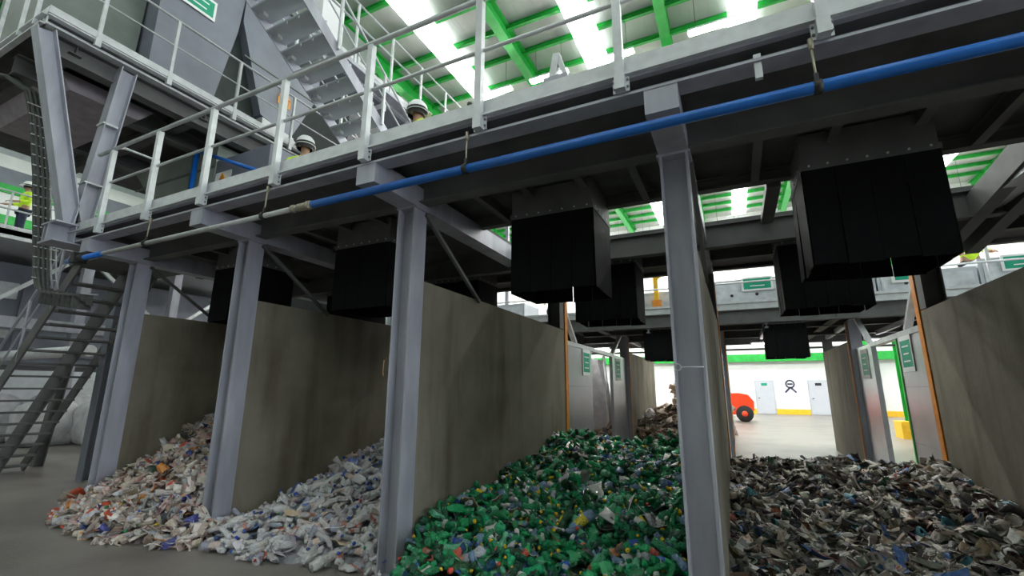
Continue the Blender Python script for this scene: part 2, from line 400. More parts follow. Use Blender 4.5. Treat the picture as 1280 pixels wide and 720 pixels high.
# ------------------------------------------------------------------ chutes with rubber curtains
strip_me = {}
def chute(bx, y0, lab, wx=.85, wy=.66, zt=3.27, zb=2.47, ztop=3.56, group='drop chutes'):
    e = empty('drop_chute', (bx, y0+wy/2, zb), lab, 'chute', group)
    x0, x1, y1 = bx-wx/2, bx+wx/2, y0+wy
    t = .01
    MB().box(x0, x1, y0, y0+t, zt, ztop).box(x0, x1, y1-t, y1, zt, ztop).box(x0, x0+t, y0+t, y1-t, zt, ztop).box(x1-t, x1, y0+t, y1-t, zt, ztop).build('steel_skirt', galv_d, e)
    cl = MB().box(x0-.012, x1+.012, y0-.012, y0, zt-.02, zt+.03).box(x0-.012, x0, y0, y1, zt-.02, zt+.03).box(x1, x1+.012, y0, y1, zt-.02, zt+.03).build('clamp_frame', galv_d, e)
    for k in range(7): MB().tube((x0+.05+k*(wx-.1)/6, y0-.02, zt+.012), (x0+.05+k*(wx-.1)/6, y0-.012, zt+.012), .009, 6).build('bolt', galv_l, cl)
    for k in range(5):
        yy = y0+.06+k*(wy-.12)/4
        MB().tube((x1+.012, yy, zt+.012), (x1+.02, yy, zt+.012), .009, 6).tube((x0-.02, yy, zt+.012), (x0-.012, yy, zt+.012), .009, 6).build('bolt', galv_l, cl)
    rr = random.Random(int(bx*100+y0*10))
    key = (wx, wy, zt-zb)
    if key not in strip_me:
        a = MB().box(0, wx/4-.004, -.008, 0, -(zt-zb), 0).mesh('rubber_strip', rubber)
        b = MB().box(-.008, 0, 0, wy/3-.004, -(zt-zb), 0).mesh('rubber_strip', rubber)
        strip_me[key] = (a, b)
    a, b = strip_me[key]
    for k in range(4):
        for yy in (y0, y1+.008):
            inst('rubber_strip', a, (x0+k*wx/4+.002, yy, zt+rr.uniform(0, .015)), e, (rr.uniform(-.015, .015), 0, 0))
    for k in range(3):
        for xx in (x0, x1+.008):
            inst('rubber_strip', b, (xx, y0+k*wy/3+.002, zt+rr.uniform(0, .015)), e, (0, rr.uniform(-.015, .015), 0))
BN = ['first pale plastic pile', 'clear bottle pile', 'green bottle pile', 'scrap pile', 'hidden bay right of the scrap']
for i, bx in enumerate(bays):
    chute(bx, 4.02, 'front black rubber curtain chute above the '+BN[i])
    chute(bx-.02, 6.15, 'rear black rubber curtain chute above the '+BN[i], ztop=3.5)

# ------------------------------------------------------------------ metal sheets beyond the partitions
def sign(parent, c, w_, h_, nrm, dirv, lines=2, mat_in=signg, name='sign'):
    """flat sign: white border plate, green field, white lettering bars; dirv=reading direction, nrm=normal"""
    c = Vector(c); n = Vector(nrm).normalized(); d = Vector(dirv).normalized(); u = n.cross(d)
    if u.z < 0: u = -u
    def slab(cc, ww, hh, z0, z1, mm, nm, par):
        mb = MB(); p = []
        for z in (z0, z1):
            for a, b in ((-1, -1), (1, -1), (1, 1), (-1, 1)): p.append(tuple(cc+d*a*ww/2+u*b*hh/2+n*z))
        mb.v = p
        for q in ((0, 3, 2, 1), (4, 5, 6, 7), (0, 1, 5, 4), (1, 2, 6, 5), (2, 3, 7, 6), (3, 0, 4, 7)): mb.f.append(q); mb.mi.append(0); mb.sm.append(False)
        return mb.build(nm, mm, par)
    s = slab(c, w_, h_, 0, .01, signw, name, parent)
    slab(c, w_*.86, h_*.74, .010, .013, mat_in, 'green_field', s)
    for k in range(lines):
        yy = (k-(lines-1)/2)*h_*.62/lines
        slab(c-u*yy, w_*(.46 if k % 2 else .56), h_*.62/lines*.20, .013, .015, signw, 'lettering', s)
    return s
def sheet_row(x, fx, ys, tag_, side):
    """fx: face x, ys: y coords sheet1, sheet2, wall end"""
    a0, a1, b0, b1, w1 = ys
    s = 1 if side == 'L' else -1
    e = empty('zinc_sheet_screen', (x, a0, 0), 'shiny zinc sheet screen next to orange strip on the %s of the aisle' % tag_, 'screen', 'zinc sheet screens')
    MB().box(x-.04, x+.04, a0, a1, 0, 2.40).build('sheet', plate, e)
    MB().box(x-.055, x+.055, a0, b0+.05, 2.34, 2.42).build('top_rail', galv_l, e)
    for z in (.8, 1.6): MB().box(x-.046, x+.046, a0, a1, z, z+.012).build('seam', galv, e)
    if side == 'R': MB().box(x-.05, x+.05, a1-.04, a1+.02, 0, 2.34).build('green_edge', green, e)
    MB().bar((x, a0-.05, 3.15), (x, a0+.75, 2.42), .09, .06, (1, 0, 0)).build('brace', galv_l, e)
    sign(e, (x+s*.045, a1-.42, 2.08), .5, .52, (s, 0, 0), (0, s, 0), 3)
    e2 = empty('zinc_sheet_screen', (x, b0, 0), 'narrow far zinc sheet screen on the %s of the aisle' % tag_, 'screen', 'zinc sheet screens')
    MB().box(x-.04, x+.04, b0, b1, 0, 2.40).build('sheet', plate, e2)
    MB().bar((x, b1-.05, 3.15), (x, b0+.15, 2.42), .09, .06, (1, 0, 0)).build('brace', galv_l, e2)
    sign(e2, (x+s*.045, b0+.55, 2.05), .5, .56, (s, 0, 0), (0, s, 0), 3)
    e3 = empty('far_partition', (x, b1, 0), 'concrete partition of the far bays on the %s of the aisle' % tag_, 'partition', 'far bay partitions')
    MB().box(x-.1, x+.1, b1+.25, w1, 0, 2.57).build('wall_slab', conc_wall, e3)
    e4 = empty('far_column', (x, b1+.1, 0), 'steel column with orange strip at the far partition on the %s' % tag_, 'column', 'far steel columns')
    MB().ibeam((x, b1+.12, 0), (x, b1+.12, 3.0), .22, .2, .016, .012, side=(0, 1, 0)).build('shaft', galv, e4)
    MB().box(x+s*.10-.018, x+s*.10+.018, b1+.215, b1+.245, 0, 3.0).build('orange_edge_strip', orange, e4)
    e5 = empty('end_column', (x, w1, 0), 'dark steel column at the far end of the %s far partition' % tag_, 'column', 'far end columns')
    MB().ibeam((x, w1-.2, 0), (x, w1-.2, 3.2), .22, .2, .016, .012, side=(0, 1, 0)).build('shaft', galv_d, e5)
    MB().bar((x, b1+.2, 3.0), (x, w1-.1, 2.95), .1, .08, (0, 0, 1)).build('rail', galv_l, e5)
sheet_row(-2.75, -2.65, (7.8, 9.55, 11.4, 12.9, 17.6), 'left', 'L')
sheet_row(2.35, 2.27, (7.8, 9.0, 10.5, 11.7, 15.2), 'right', 'R')
sheet_row(-.27, -.2, (7.8, 9.4, 11.0, 12.3, 16.5), 'middle', 'L')
sheet_row(-5.3, -5.2, (7.8, 9.55, 11.4, 12.9, 17.6), 'far left', 'L')

# ------------------------------------------------------------------ second platform with conveyor boxes (Y 11-16)
p2 = empty('rear_sorting_platform', (0, 12, 2.9), 'second sorting platform with pale conveyor housings behind the bays', 'platform')
for yy, z0, z1, b_ in ((11.0, 2.95, 3.25, .2), (12.2, 2.95, 3.2, .15), (13.6, 2.9, 3.2, .15), (15.6, 2.9, 3.25, .2)):
    MB().ibeam((-16, yy, (z0+z1)/2), (12, yy, (z0+z1)/2), z1-z0, b_).build('long_beam', galv_d, p2)
MB().box(-16, 12, 11.0, 15.5, 3.25, 3.30).build('deck', deckm, p2)
MB().box(-16, 12, 10.9, 10.94, 3.25, 3.38).build('kick_plate', galv_l, p2)
MB().box(-16, 12, 10.86, 10.94, 3.38, 3.43).build('kick_ledge', galv_l, p2)
for x in np.arange(-15.2, 12, 2.45):
    MB().ibeam((x, 10.95, 3.08), (x, 15.6, 3.08), .22, .16).build('cross_beam', galv_d, p2)
    MB().ibeam((x+1.2, 11.0, 2.9), (x+1.2, 13.6, 2.9), .1, .07).build('joist', galv, p2)
k = 0
for x in np.arange(-14.3, 11, 1.55):
    k += 1
    if k == 7: continue
    hh = 3.98 if k % 3 else 3.85
    h = empty('conveyor_housing', (x, 11.4, 3.3), 'pale grey conveyor housing panel on the rear platform', 'conveyor', 'conveyor housings on the rear platform')
    MB().box(x, x+1.52, 11.25, 12.3, 3.42, hh).build('housing', greyp, h)
    MB().box(x+.06, x+1.46, 11.23, 11.25, 3.48, hh-.08).build('panel', mat('pale_panel', (.60, .63, .66), .5), h)
    for dx in (.45, .95): MB().tube((x+dx, 11.225, 3.62), (x+dx, 11.235, 3.62), .035, 8).build('knob', black, h)
    MB().box(x+.02, x+.07, 10.95, 11.0, 3.25, 4.3).build('post', galv_l, h)
for (x, w_, z) in ((.62, .62, 3.85), (-.95, .6, 3.85), (3.35, .75, 3.82), (4.9, .6, 3.85)):
    e = empty('conveyor_sign', (x, 11.2, z), {.62: 'green notice with white lettering on rear conveyor left of the big chute', -.95: 'green notice on rear conveyor behind the middle column', 3.35: 'green framed notice right of the big black chute', 4.9: 'green notice at the right edge on the rear conveyor'}[x], 'sign')
    sign(e, (x, 11.2, z), w_, w_*.5, (0, -1, 0), (1, 0, 0), 2, name='board')
r2o = empty('rear_railing', (0, 10.95, 3.3), 'pale tube railing along the rear sorting platform', 'railing')
for z in (4.3, 3.85): MB().tube((-16, 10.95, z), (12, 10.95, z), .02, 8).build('rail', galv_l, r2o)
for i, bx in enumerate([-8.6, -6.3, -3.95, -1.5, 1.05, 3.55, 6.0]):
    chute(bx, 11.2, 'small black curtain chute under the rear platform, %s' % ('far left', 'left by the second column', 'behind the clear bottle bay', 'behind the green bottle bay', 'centre of the scrap bay view', 'right behind the zinc sheet', 'far right')[i], wx=.76, zt=2.95, zb=2.22, ztop=3.25, group='rear drop chutes')
MB().tube((-6, 15.6, 2.75), (8, 15.6, 2.75), .03, 8).build('conduit_pipe', galv_d, label='thin dark conduit pipe crossing below the rear platform', cat='pipe')
# diagonal conveyor frame, upper right
e = empty('inclined_conveyor', (2.3, 6, 3.2), 'dark inclined conveyor frame under the platform at upper right', 'conveyor')
MB().bar((2.30, 6.75, 3.19), (2.30, 4.6, 3.50), .24, .12, (0, 0, 1)).build('side_frame', galv_d, e)
MB().bar((2.55, 6.75, 3.19), (2.55, 4.6, 3.50), .24, .12, (0, 0, 1)).build('side_frame', galv_d, e)
# knee braces at the columns
for i, x in enumerate(XC):
    e = MB().bar((x+.11, 3.5, 3.25), (x+.11, 4.6, 2.55), .035, .035).build('knee_brace', galv_d, label='thin dark diagonal brace above the '+WN[i], cat='brace', group='knee braces')
# yellow lifting frame
e = empty('yellow_lift_arm', (-1.52, 11.1, 3.3), 'yellow hoist arm standing in front of the rear conveyor', 'hoist')
MB().box(-1.57, -1.47, 11.06, 11.16, 3.3, 4.2).bar((-1.52, 11.11, 4.15), (-1.25, 11.11, 4.32), .08, .08).build('mast', yellow, e)
MB().box(-1.62, -1.42, 11.03, 11.2, 3.3, 3.62).build('foot', orange, e)

# ================================================================== UPPER LEFT: raised platform, hoppers, V support
up = empty('raised_platform', (-9.5, 5, 6.3), 'raised machine platform with pale edge channel at upper left', 'platform')
UX, UY0, UZ = -8.0, 2.0, 6.62
MB().box(-13.5, UX-.05, UY0+.05, 11.0, UZ-.14, UZ-.1).build('deck', deckm, up)
MB().box(UX+.03, UX+.045, UY0, 11, UZ-.09, UZ+.02).build('kick_plate', galv_l, up)
MB().channel((UX-.12, UY0, UZ-.19), (UX-.12, 11, UZ-.19), .16, .17, .016, flip=1).build('edge_channel', galv_l, up)
MB().box(-13.5, UX, UY0, UY0+.01, UZ-.09, UZ+.02).build('kick_plate', galv_l, up)
MB().channel((-13.5, UY0+.02, UZ-.19), (UX, UY0+.02, UZ-.19), .16, .07, .016, flip=1).build('edge_channel', galv_l, up)
MB().ibeam((UX-.18, UY0+.1, UZ-.42), (UX-.18, 11, UZ-.42), .3, .2).build('long_beam', galv_d, up)
MB().ibeam((UX-1.2, UY0+.1, UZ-.42), (UX-1.2, 11, UZ-.42), .3, .2).build('long_beam', galv_d, up)
MB().ibeam((UX-3.2, UY0+.1, UZ-.42), (UX-3.2, 11, UZ-.42), .3, .2).build('long_beam', galv_d, up)
for y in (2.4, 4.2, 6.0, 7.8, 9.6):
    MB().ibeam((-13.5, y, UZ-.3), (UX-.1, y, UZ-.3), .24, .14).build('cross_beam', galv_d, up)
rl = empty('raised_railing', (UX, 5, UZ), 'thin pale railing along the raised platform edge at upper left', 'railing')
for y in (2.55, 3.5, 4.6, 5.8, 7.2, 8.6, 10):
    pz = MB().box(UX+.01, UX+.055, y-.022, y+.022, UZ-.2, UZ+1.0).build('post', galv_l, rl)
    MB().box(UX+.0, UX+.065, y-.035, y+.035, UZ-.22, UZ-.08).build('base_bracket', galv_l, pz)
for z, r_ in ((UZ+1.0, .02), (UZ+.52, .013)):
    MB().tube((UX+.035, UY0, z), (UX+.035, 10.8, z), r_, 8).build('rail', galv_l, rl)
for x in (-8.25, -8.75, -9.6, -10.6):
    MB().box(x-.022, x+.022, UY0-.05, UY0-.01, UZ-.2, UZ+1.0).build('post', galv_l, rl)
MB().tube((-13, UY0-.03, UZ+1), (UX, UY0-.03, UZ+1), .02, 8).build('rail', galv_l, rl)
# V support
v = empty('v_support', (UX-.1, 2.8, 3.5), 'V-shaped pair of galvanised H-beams carrying the raised platform', 'support')
MB().ibeam((UX-.05, 2.72, 3.72), (UX-.05, 2.02, 6.3), .2, .2, .014, .010, side=(0, 1, 0)).build('strut', galv, v)
MB().ibeam((UX-.05, 2.82, 3.72), (UX-.05, 2.98, 6.3), .2, .2, .014, .010, side=(0, 1, 0)).build('strut', galv, v)
MB().box(UX-.15, UX+.05, 2.80, 2.98, 5.3, 5.33).box(UX-.15, UX+.05, 2.74, 2.95, 4.35, 4.37).build('stiffener', galv_l, v)
MB().box(UX-.3, UX+.12, 2.52, 3.0, 3.69, 3.71).box(UX-.3, UX+.12, 2.52, 3.0, 3.43, 3.45).box(UX-.1, UX-.085, 2.52, 3.0, 3.45, 3.69).box(UX-.3, UX-.28, 2.55, 3.0, 3.45, 3.69).box(UX-.28, UX+.1, 2.74, 2.755, 3.45, 3.69).build('pedestal', galv, v)

def hopper(x0, x1, yz, lab, m1, name='sorting_hopper', dep=None):
    e = empty(name, (x0, yz[0][0], yz[0][1]), lab, 'hopper')
    mb = MB().prism(yz, 'x', x0, x1)
    ob = mb.build('body', m1, e)
    return e
# hopper one: big box tapering to its foot
h1 = empty('sorting_hopper', (-9.4, 4.2, 6.7), 'large blue-grey hopper with green sign on the raised platform', 'hopper')
MB().prism([(3.52, 6.8), (4.62, 6.95), (4.92, 8.9), (5.0, 10.2), (3.5, 10.2)], 'x', -11.2, -8.8).build('body', machine, h1)
MB().prism([(2.2, 6.6), (3.45, 6.6), (3.5, 10.2), (2.2, 10.2)], 'x', -11.0, -9.2).build('side_box', machine_d, h1)
MB().box(-8.81, -8.79, 3.55, 4.7, 6.99, 7.02).build('seam', machine_d, h1)
MB().box(-8.81, -8.78, 3.6, 4.72, 6.84, 6.87).build('seam', machine_d, h1)
sign(h1, (-8.78, 4.1, 8.92), .66, .44, (1, 0, 0), (0, 1, 0), 2)
h2 = empty('sorting_hopper', (-9.4, 6.0, 6.7), 'second blue-grey hopper with orange warning sign on the raised platform', 'hopper')
MB().prism([(5.62, 7.35), (6.4, 7.2), (7.05, 8.7), (6.9, 10.2), (4.98, 10.2), (4.98, 9.2)], 'x', -11.2, -8.78).build('body', machine, h2)
MB().prism([(4.65, 6.7), (5.6, 6.7), (5.6, 7.4), (5.0, 9.2), (4.93, 8.9)], 'x', -11.0, -9.0).build('side_box', mat('dark_valley_fill', (.03, .04, .037), .7), h2)  # near-black box filling the valley between the two hoppers
MB().box(-8.8, -8.76, 5.1, 7.0, 8.42, 8.45).build('seam', machine_d, h2)
MB().prism([(4.7, 10.2), (8.5, 10.2), (8.5, 11.2), (4.7, 11.2)], 'x', -11.2, -8.7).build('top_box', machine_d, h2)
def warn(parent, X, y, z, s, plate_too=True):
    t = MB().prism([(y-s, z), (y+s, z), (y, z+s*1.7)], 'x', X, X+.012).build('warning_triangle', signo, parent)
    MB().prism([(y-.08*s, z+.45*s), (y+.08*s, z+.45*s), (y+.25*s, z+1.0*s), (y-.2*s, z+1.0*s)], 'x', X+.012, X+.014).build('symbol', signk, t)
    if plate_too: 
        b = MB().box(X, X+.012, y-s, y+s, z-1.3*s, z-.15*s).build('warning_plate', signo, parent)
        for q in (.45, .75, 1.05): MB().box(X+.012, X+.014, y-.75*s, y+.7*s, z-q*s-.06*s, z-q*s+.04*s).build('lettering', signk, b)
warn(h2, -8.77, 6.12, 8.05, .16)
MB().prism([(2.45, 6.2), (3.7, 6.2), (3.5, 5.95), (2.6, 5.95)], 'x', -11.3, -8.7).build('underside', mat('mauve_grey_steel', (.36, .32, .35), .6), h1)
dm = empty('dark_machine', (-10, 10.5, 5), 'dark machine housing behind the hoppers below the staircase', 'machine')
MB().box(-15.2, -11.0, 10.1, 11.5, 3.6, 12.0).build('housing', mat('dark_housing', (.03, .033, .036), .6), dm)
MB().box(-15, -11.2, 10.05, 10.1, 9.3, 9.5).build('belt_guard', galv, dm)
for x in (-15, -11.4): MB().box(x, x+.2, 10.3, 10.5, 0, 3.6).build('foot', galv_d, dm)
# foot machine under hopper two
MB().prism([(5.7, 6.6), (6.7, 6.6), (6.45, 7.2), (5.65, 7.3)], 'x', -10.5, -8.75).build('foot_guard', galv_l, h2)
# lower hopper under the raised platform
h3 = empty('sorting_hopper', (-9.0, 5.4, 3.6), 'dark green-grey tapered hopper under the raised platform', 'hopper')
olive = mat('olive_grey_machine_paint', (.30, .34, .29), .5, 0, .1, 2)
MB().prism([(-11.4, 6.1), (-10.2, 5.0), (-9.3, 4.3), (-8.5, 4.3), (-8.5, 6.1)], 'y', 4.72, 6.5).build('body', olive, h3)
MB().box(-11.2, -8.5, 4.70, 4.72, 5.62, 5.66).build('seam', machine_d, h3)
MB().box(-8.5, -7.0, 4.74, 6.3, 4.0, 5.75).build('drive_box', machine, h3)
for x in (-8.9, -7.2): MB().box(x, x+.12, 4.9, 5.02, 3.54, 4.3).build('leg', galv_d, h3)
b = MB().box(-8.45, -8.0, 4.72, 4.738, 5.05, 5.47).build('sign', signw, h3)
MB().prism([(-8.42, 5.11), (-8.03, 5.11), (-8.22, 5.44)], 'y', 4.70, 4.718).build('warning_triangle', signo, b)
MB().box(-8.25, -8.20, 4.69, 4.70, 5.17, 5.31).build('symbol', signk, b)
bp_ = empty('blue_pipe_run', (-8.2, 4.66, 3.6), 'bent blue pipe in front of the hopper under the raised platform', 'pipe')
MB().tube((-8.95, 4.6, 3.62), (-8.95, 4.6, 6.0), .05, 10).build('riser', blue, bp_)
MB().tube((-8.95, 4.6, 6.0), (-7.1, 4.6, 5.2), .035, 10).build('branch', blue, bp_)

# ------------------------------------------------------------------ upper staircase (treads along X, rising toward the viewer)
st = empty('raised_staircase', (-5.6, 8.5, 3.6), 'open grey steel staircase rising above the sorting platform', 'staircase')
def zst(y): return 5.75-.66*(y-5.65)
ya, yb = 1.6, 8.75
for x in (-6.0, -5.08):
    MB().bar((x, yb, zst(yb)), (x, ya, zst(ya)), .2, .012, (0, 0, 1)).build('stringer', galv, st)
y = yb-.25; kk = 0
while y > ya:
    z = zst(y)+.0
    t = MB().box(-5.99, -5.09, y-.16, y+.17, z-.018, z+.012).box(-5.99, -5.09, y+.15, y+.17, z-.02, z+.08).build('tread', greyp, st)
    MB().box(-5.985, -5.87, y-.05, y+.03, z-.075, z-.018).build('bracket', galv_l, t)
    MB().box(-5.55, -5.53, y-.16, y-.15, z-.06, z+.02).box(-5.3, -5.28, y-.16, y-.15, z-.06, z+.02).build('clip', galv_l, t)
    y -= .27
for x in (-6.03, -5.05):
    for y in np.arange(2.2, 8.6, 1.05):
        MB().box(x-.02, x+.02, y-.02, y+.02, zst(y), zst(y)+.95).build('post', galv_l, st)
    MB().tube((x, yb, zst(yb)+.95), (x, ya, zst(ya)+.95), .02, 8).build('hand_rail', galv_l, st)
    MB().tube((x, yb, zst(yb)+.5), (x, ya, zst(ya)+.5), .014, 8).build('mid_rail', galv_l, st)

# conveyor alongside
cv = empty('raised_conveyor', (-6.4, 7, 7.3), 'silver raised belt conveyor running behind the staircase', 'conveyor')
MB().box(-6.7, -6.15, 4.6, 14, 7.35, 7.62).build('frame', machine, cv)
MB().box(-6.15, -6.12, 4.6, 14, 7.4, 7.85).build('side_guard', galv_l, cv)
MB().box(-6.73, -6.7, 4.6, 14, 7.4, 8.05).build('side_guard', galv_l, cv)
MB().box(-6.6, -6.2, 4.85, 5.35, 7.65, 8.75).build('motor_box', whitep, cv)
for y in np.arange(4.9, 14, .8):
    MB().tube((-6.7, y, 7.36), (-6.1, y, 7.36), .06, 8).build('roller', galv_l, cv)
    MB().box(-6.12, -6.08, y-.025, y+.025, 7.2, 7.9).build('rib', galv_l, cv)
for z in (7.55, 7.7): MB().tube((-6.09, 4.6, z), (-6.09, 14, z), .03, 8).build('cable_pipe', galv_l, cv)
for y in (9.2, 13): MB().box(-6.5, -6.4, y, y+.1, 3.55, 7.35).build('leg', galv, cv)
rr_ = empty('conveyor_railing', (-5.9, 7, 8), 'thin pale railing in front of the green rafter beside the raised conveyor', 'railing')
RX = -5.9
for y in np.arange(5.42, 14, .99): MB().box(RX-.02, RX+.02, y-.02, y+.02, 7.5, 8.8).build('post', galv_l, rr_)
for z in (8.8, 8.35): MB().tube((RX, 4.2, z), (RX, 14, z), .02, 8).build('rail', galv_l, rr_)
MB().box(-6.1, RX+.02, 4.6, 14, 7.44, 7.5).build('edge_strip', galv, rr_)
# small machine bits peeping over the kick plate
e = empty('valve_unit', (-1.35, 3.6, 3.62), 'small silver valve unit standing on the platform behind kick plate', 'valve')
MB().box(-1.45, -1.2, 3.7, 3.9, 3.62, 4.55).build('body', galv, e)
MB().bar((-1.4, 3.8, 4.5), (-1.33, 3.8, 4.85), .07, .07).bar((-1.33, 3.8, 4.85), (-1.22, 3.8, 4.5), .05, .05).build('lever', galv_l, e)
MB().box(-1.75, -1.35, 3.75, 3.95, 4.42, 4.5).build('red_plate', mat('faded_red', (.6, .2, .16), .6), e)
e = empty('black_valve', (-2.35, 3.8, 3.62), 'small black valve behind the kick plate under the green rafter', 'valve')
MB().tube((-2.35, 3.8, 3.62), (-2.35, 3.8, 4.5), .04, 8).box(-2.43, -2.27, 3.75, 3.85, 4.45, 4.52).tube((-2.35, 3.8, 4.5), (-2.35, 3.8, 4.6), .03, 8).build('body', black, e)

# ------------------------------------------------------------------ cable ladder
cl = empty('cable_ladder', (-8.9, 2.9, 3), 'vertical cable ladder with dark cables beside the V support', 'cable tray')
cpath = [(-9.6, 1.7, 6.0), (-9.3, 2.1, 6.02), (-9.12, 2.30, 5.85), (-9.1, 2.42, 5.45), (-9.1, 2.60, 4.6), (-9.1, 2.72, 3.9), (-9.1, 2.84, 3.2), (-9.05, 2.88, 2.98), (-8.85, 2.9, 2.88), (-8.3, 2.9, 2.80), (-7.75, 2.9, 2.74)]
cabm = mat('dark_cable', (.075, .082, .075), .6, 0, .2, 20)
for dy in (.15, .21):
    MB().path([(x, y+dy, z+.0) for x, y, z in cpath[2:8]], .012, 6).build('side_rail', galv_l, cl)
for k in range(6):
    MB().path([(x+.03*(k % 2), y+.026*k-.03, z-.022*k*(i > 6)) for i, (x, y, z) in enumerate(cpath)], .026, 8).build('cable', cabm, cl)
for z in np.arange(3.1, 5.8, .15):
    y = np.interp(z, [3.2, 3.9, 4.6, 5.45, 5.85], [2.84, 2.72, 2.60, 2.42, 2.30])
    MB().box(-9.07, -9.05, y-.06, y+.22, z, z+.012).build('rung', galv_l, cl)
for k in range(8):
    x = -8.85+k*.14; z = 2.88-.02*k
    MB().box(x, x+.012, 2.84, 3.06, z-.17, z+.04).build('rung', cabm, cl)
MB().path([(-9.0, 3.06, 2.9), (-8.3, 3.06, 2.84), (-7.75, 3.06, 2.78)], .012, 6).build('side_rail', galv, cl)

# ------------------------------------------------------------------ ground staircase at left
gs = empty('ground_staircase', (-12.3, 3.8, 0), 'dark steel staircase climbing from floor at the left edge', 'staircase')
def zg(x): return (x+12.35)*1.0
for yy, hh_ in ((3.25, .2), (3.9, .36), (4.27, .2)):
    MB().bar((-12.35, yy, .05), (-8.95, yy, 3.45), hh_, .03, (0, 0, 1)).build('stringer', galv_d, gs)
zz = .12
while zz < 3.3:
    xx = -12.35+zz
    MB().box(xx-.02, xx+.22, 3.27, 4.25, zz-.015, zz+.015).build('tread', galv_d, gs); zz += .2
MB().tube((-12.3, 3.25, 1.05), (-9.0, 3.25, 4.35), .022, 8).build('hand_rail', galv, gs)
MB().tube((-12.3, 3.25, .6), (-9.0, 3.25, 3.9), .015, 8).build('mid_rail', galv, gs)
for x in (-12.0, -11.2, -10.4, -9.6): MB().tube((x, 3.25, zg(x)), (x, 3.25, zg(x)+1.0), .02, 8).build('post', galv, gs)
MB().ibeam((-12.75, 4.62, 0), (-12.35, 4.62, 2.2), .16, .16, side=(0, 1, 0)).build('prop', galv_d, gs)
MB().ibeam((-10.15, 4.35, 0), (-10.15, 4.35, 3.2), .2, .2, side=(0, 1, 0)).build('prop', machine, gs)
MB().box(-9.2, -7.9, 3.2, 4.3, 3.40, 3.46).build('landing', galv_d, gs)

# ------------------------------------------------------------------ left background
lb = empty('left_platform', (-18, 8, 4), 'distant grey platform with conveyor and railing at the left edge', 'platform')
MB().box(-30, -17.5, 2, 18, 5.6, 5.75).build('deck', galv_l, lb)
MB().box(-17.52, -17.5, 2, 18, 5.5, 5.85).build('edge', galv_l, lb)
for y in (2.4, 6.5, 9, 11.5, 14): MB().box(-17.8, -17.55, y, y+.25, 0, 5.6).build('leg', galv, lb)
for y in np.arange(2.2, 18, 1.2): MB().box(-17.53, -17.49, y, y+.04, 5.75, 6.8).build('post', galv_l, lb)
for z in (6.8, 6.3): MB().tube((-17.5, 2, z), (-17.5, 18, z), .025, 6).build('rail', galv_l, lb)
for y0, z0, y1, z1 in ((2.4, 5.5, 4.4, 3.4), (4.4, 3.4, 6.5, 5.5), (6.5, 5.5, 9, 3.4), (9, 3.4, 11.5, 5.5), (11.5, 5.5, 14, 3.4)):
    MB().bar((-17.6, y0, z0), (-17.6, y1, z1), .1, .1).build('brace', galv_l, lb)
MB().box(-18.2, -17.4, 2.2, 18, 3.1, 3.4).build('low_beam', galv, lb)
lm = empty('left_machine', (-20, 9, 0), 'large grey sorting machine housing beyond the staircase', 'machine')
MB().box(-26, -20, 5, 14, 2.2, 5.3).build('housing', machine, lm)
MB().box(-19.99, -19.9, 6, 8.5, 2.5, 4.6).build('dark_panel', machine, lm)
MB().box(-19.99, -19.9, 9, 11.5, 2.5, 4.6).build('dark_panel', machine, lm)
for y, z in ((5.4, 3.0), (5.4, 4.2), (8.7, 3.2), (11.8, 3.6)): MB().box(-19.99, -19.93, y, y+.5, z, z+.5).build('access_panel', galv_l, lm)
for y in (5.3, 8.8, 13): MB().box(-20.5, -20.2, y, y+.3, 0, 2.2).build('leg', galv, lm)
MB().tube((-26, 5.2, 2.35), (-13.0, 5.2, 2.35), .13, 12).build('duct_pipe', galv_l, label='pale horizontal duct pipe behind the ground staircase', cat='pipe')
rnd = random.Random(4)
def bag(x, y, s, lab, grp):
    mb = bmesh.new(); bmesh.ops.create_icosphere(mb, subdivisions=3, radius=1)
    for vv in mb.verts:
        d = vv.co.copy(); vv.co = Vector((math.copysign(abs(d.x)**.6, d.x), math.copysign(abs(d.y)**.6, d.y), math.copysign(abs(d.z)**.7, d.z)))*(.5*s)
        vv.co += Vector((rnd.uniform(-1, 1), rnd.uniform(-1, 1), rnd.uniform(-1, 1)))*.03*s
        vv.co.z = max(vv.co.z, -.42*s)
    me = bpy.data.meshes.new('bulk_bag'); mb.to_mesh(me); mb.free(); me.materials.append(bagm)
    me.polygons.foreach_set('use_smooth', [True]*len(me.polygons))
    o = bpy.data.objects.new('bulk_bag', me); C.objects.link(o); o.location = (x, y, .42*s); tag(o, lab, 'bag', grp); return o
for k, (x, y, s) in enumerate(((-17.2, 6.2, 1.3), (-18.3, 6.9, 1.5), (-16.4, 7.2, 1.3), (-19.3, 5.6, 1.5), (-15.2, 6.9, 1.15), (-14.2, 7.1, 1.2), (-17.5, 8.6, 1.4))):
    bag(x, y, s, 'full white bulk bag on the floor behind the ground staircase', 'white bulk bags behind the stairs')
e = empty('green_crate', (-15.6, 8.3, 0), 'green crate behind white bags beside the first column', 'crate')
MB().box(-16.5, -14.2, 8.1, 8.16, .1, 1.3).box(-16.5, -14.2, 9.2, 9.26, .1, 1.3).box(-16.5, -16.44, 8.16, 9.2, .1, 1.3).box(-14.26, -14.2, 8.16, 9.2, .1, 1.3).box(-16.4, -14.3, 8.16, 9.2, .1, .16).build('tub', green, e)
for z in (.5, .9): MB().box(-16.52, -14.18, 8.06, 8.1, z, z+.06).build('rib', green, e)
for x in (-16.4, -14.5): MB().box(x, x+.15, 8.15, 9.2, 0, .1).build('runner', galv_d, e)
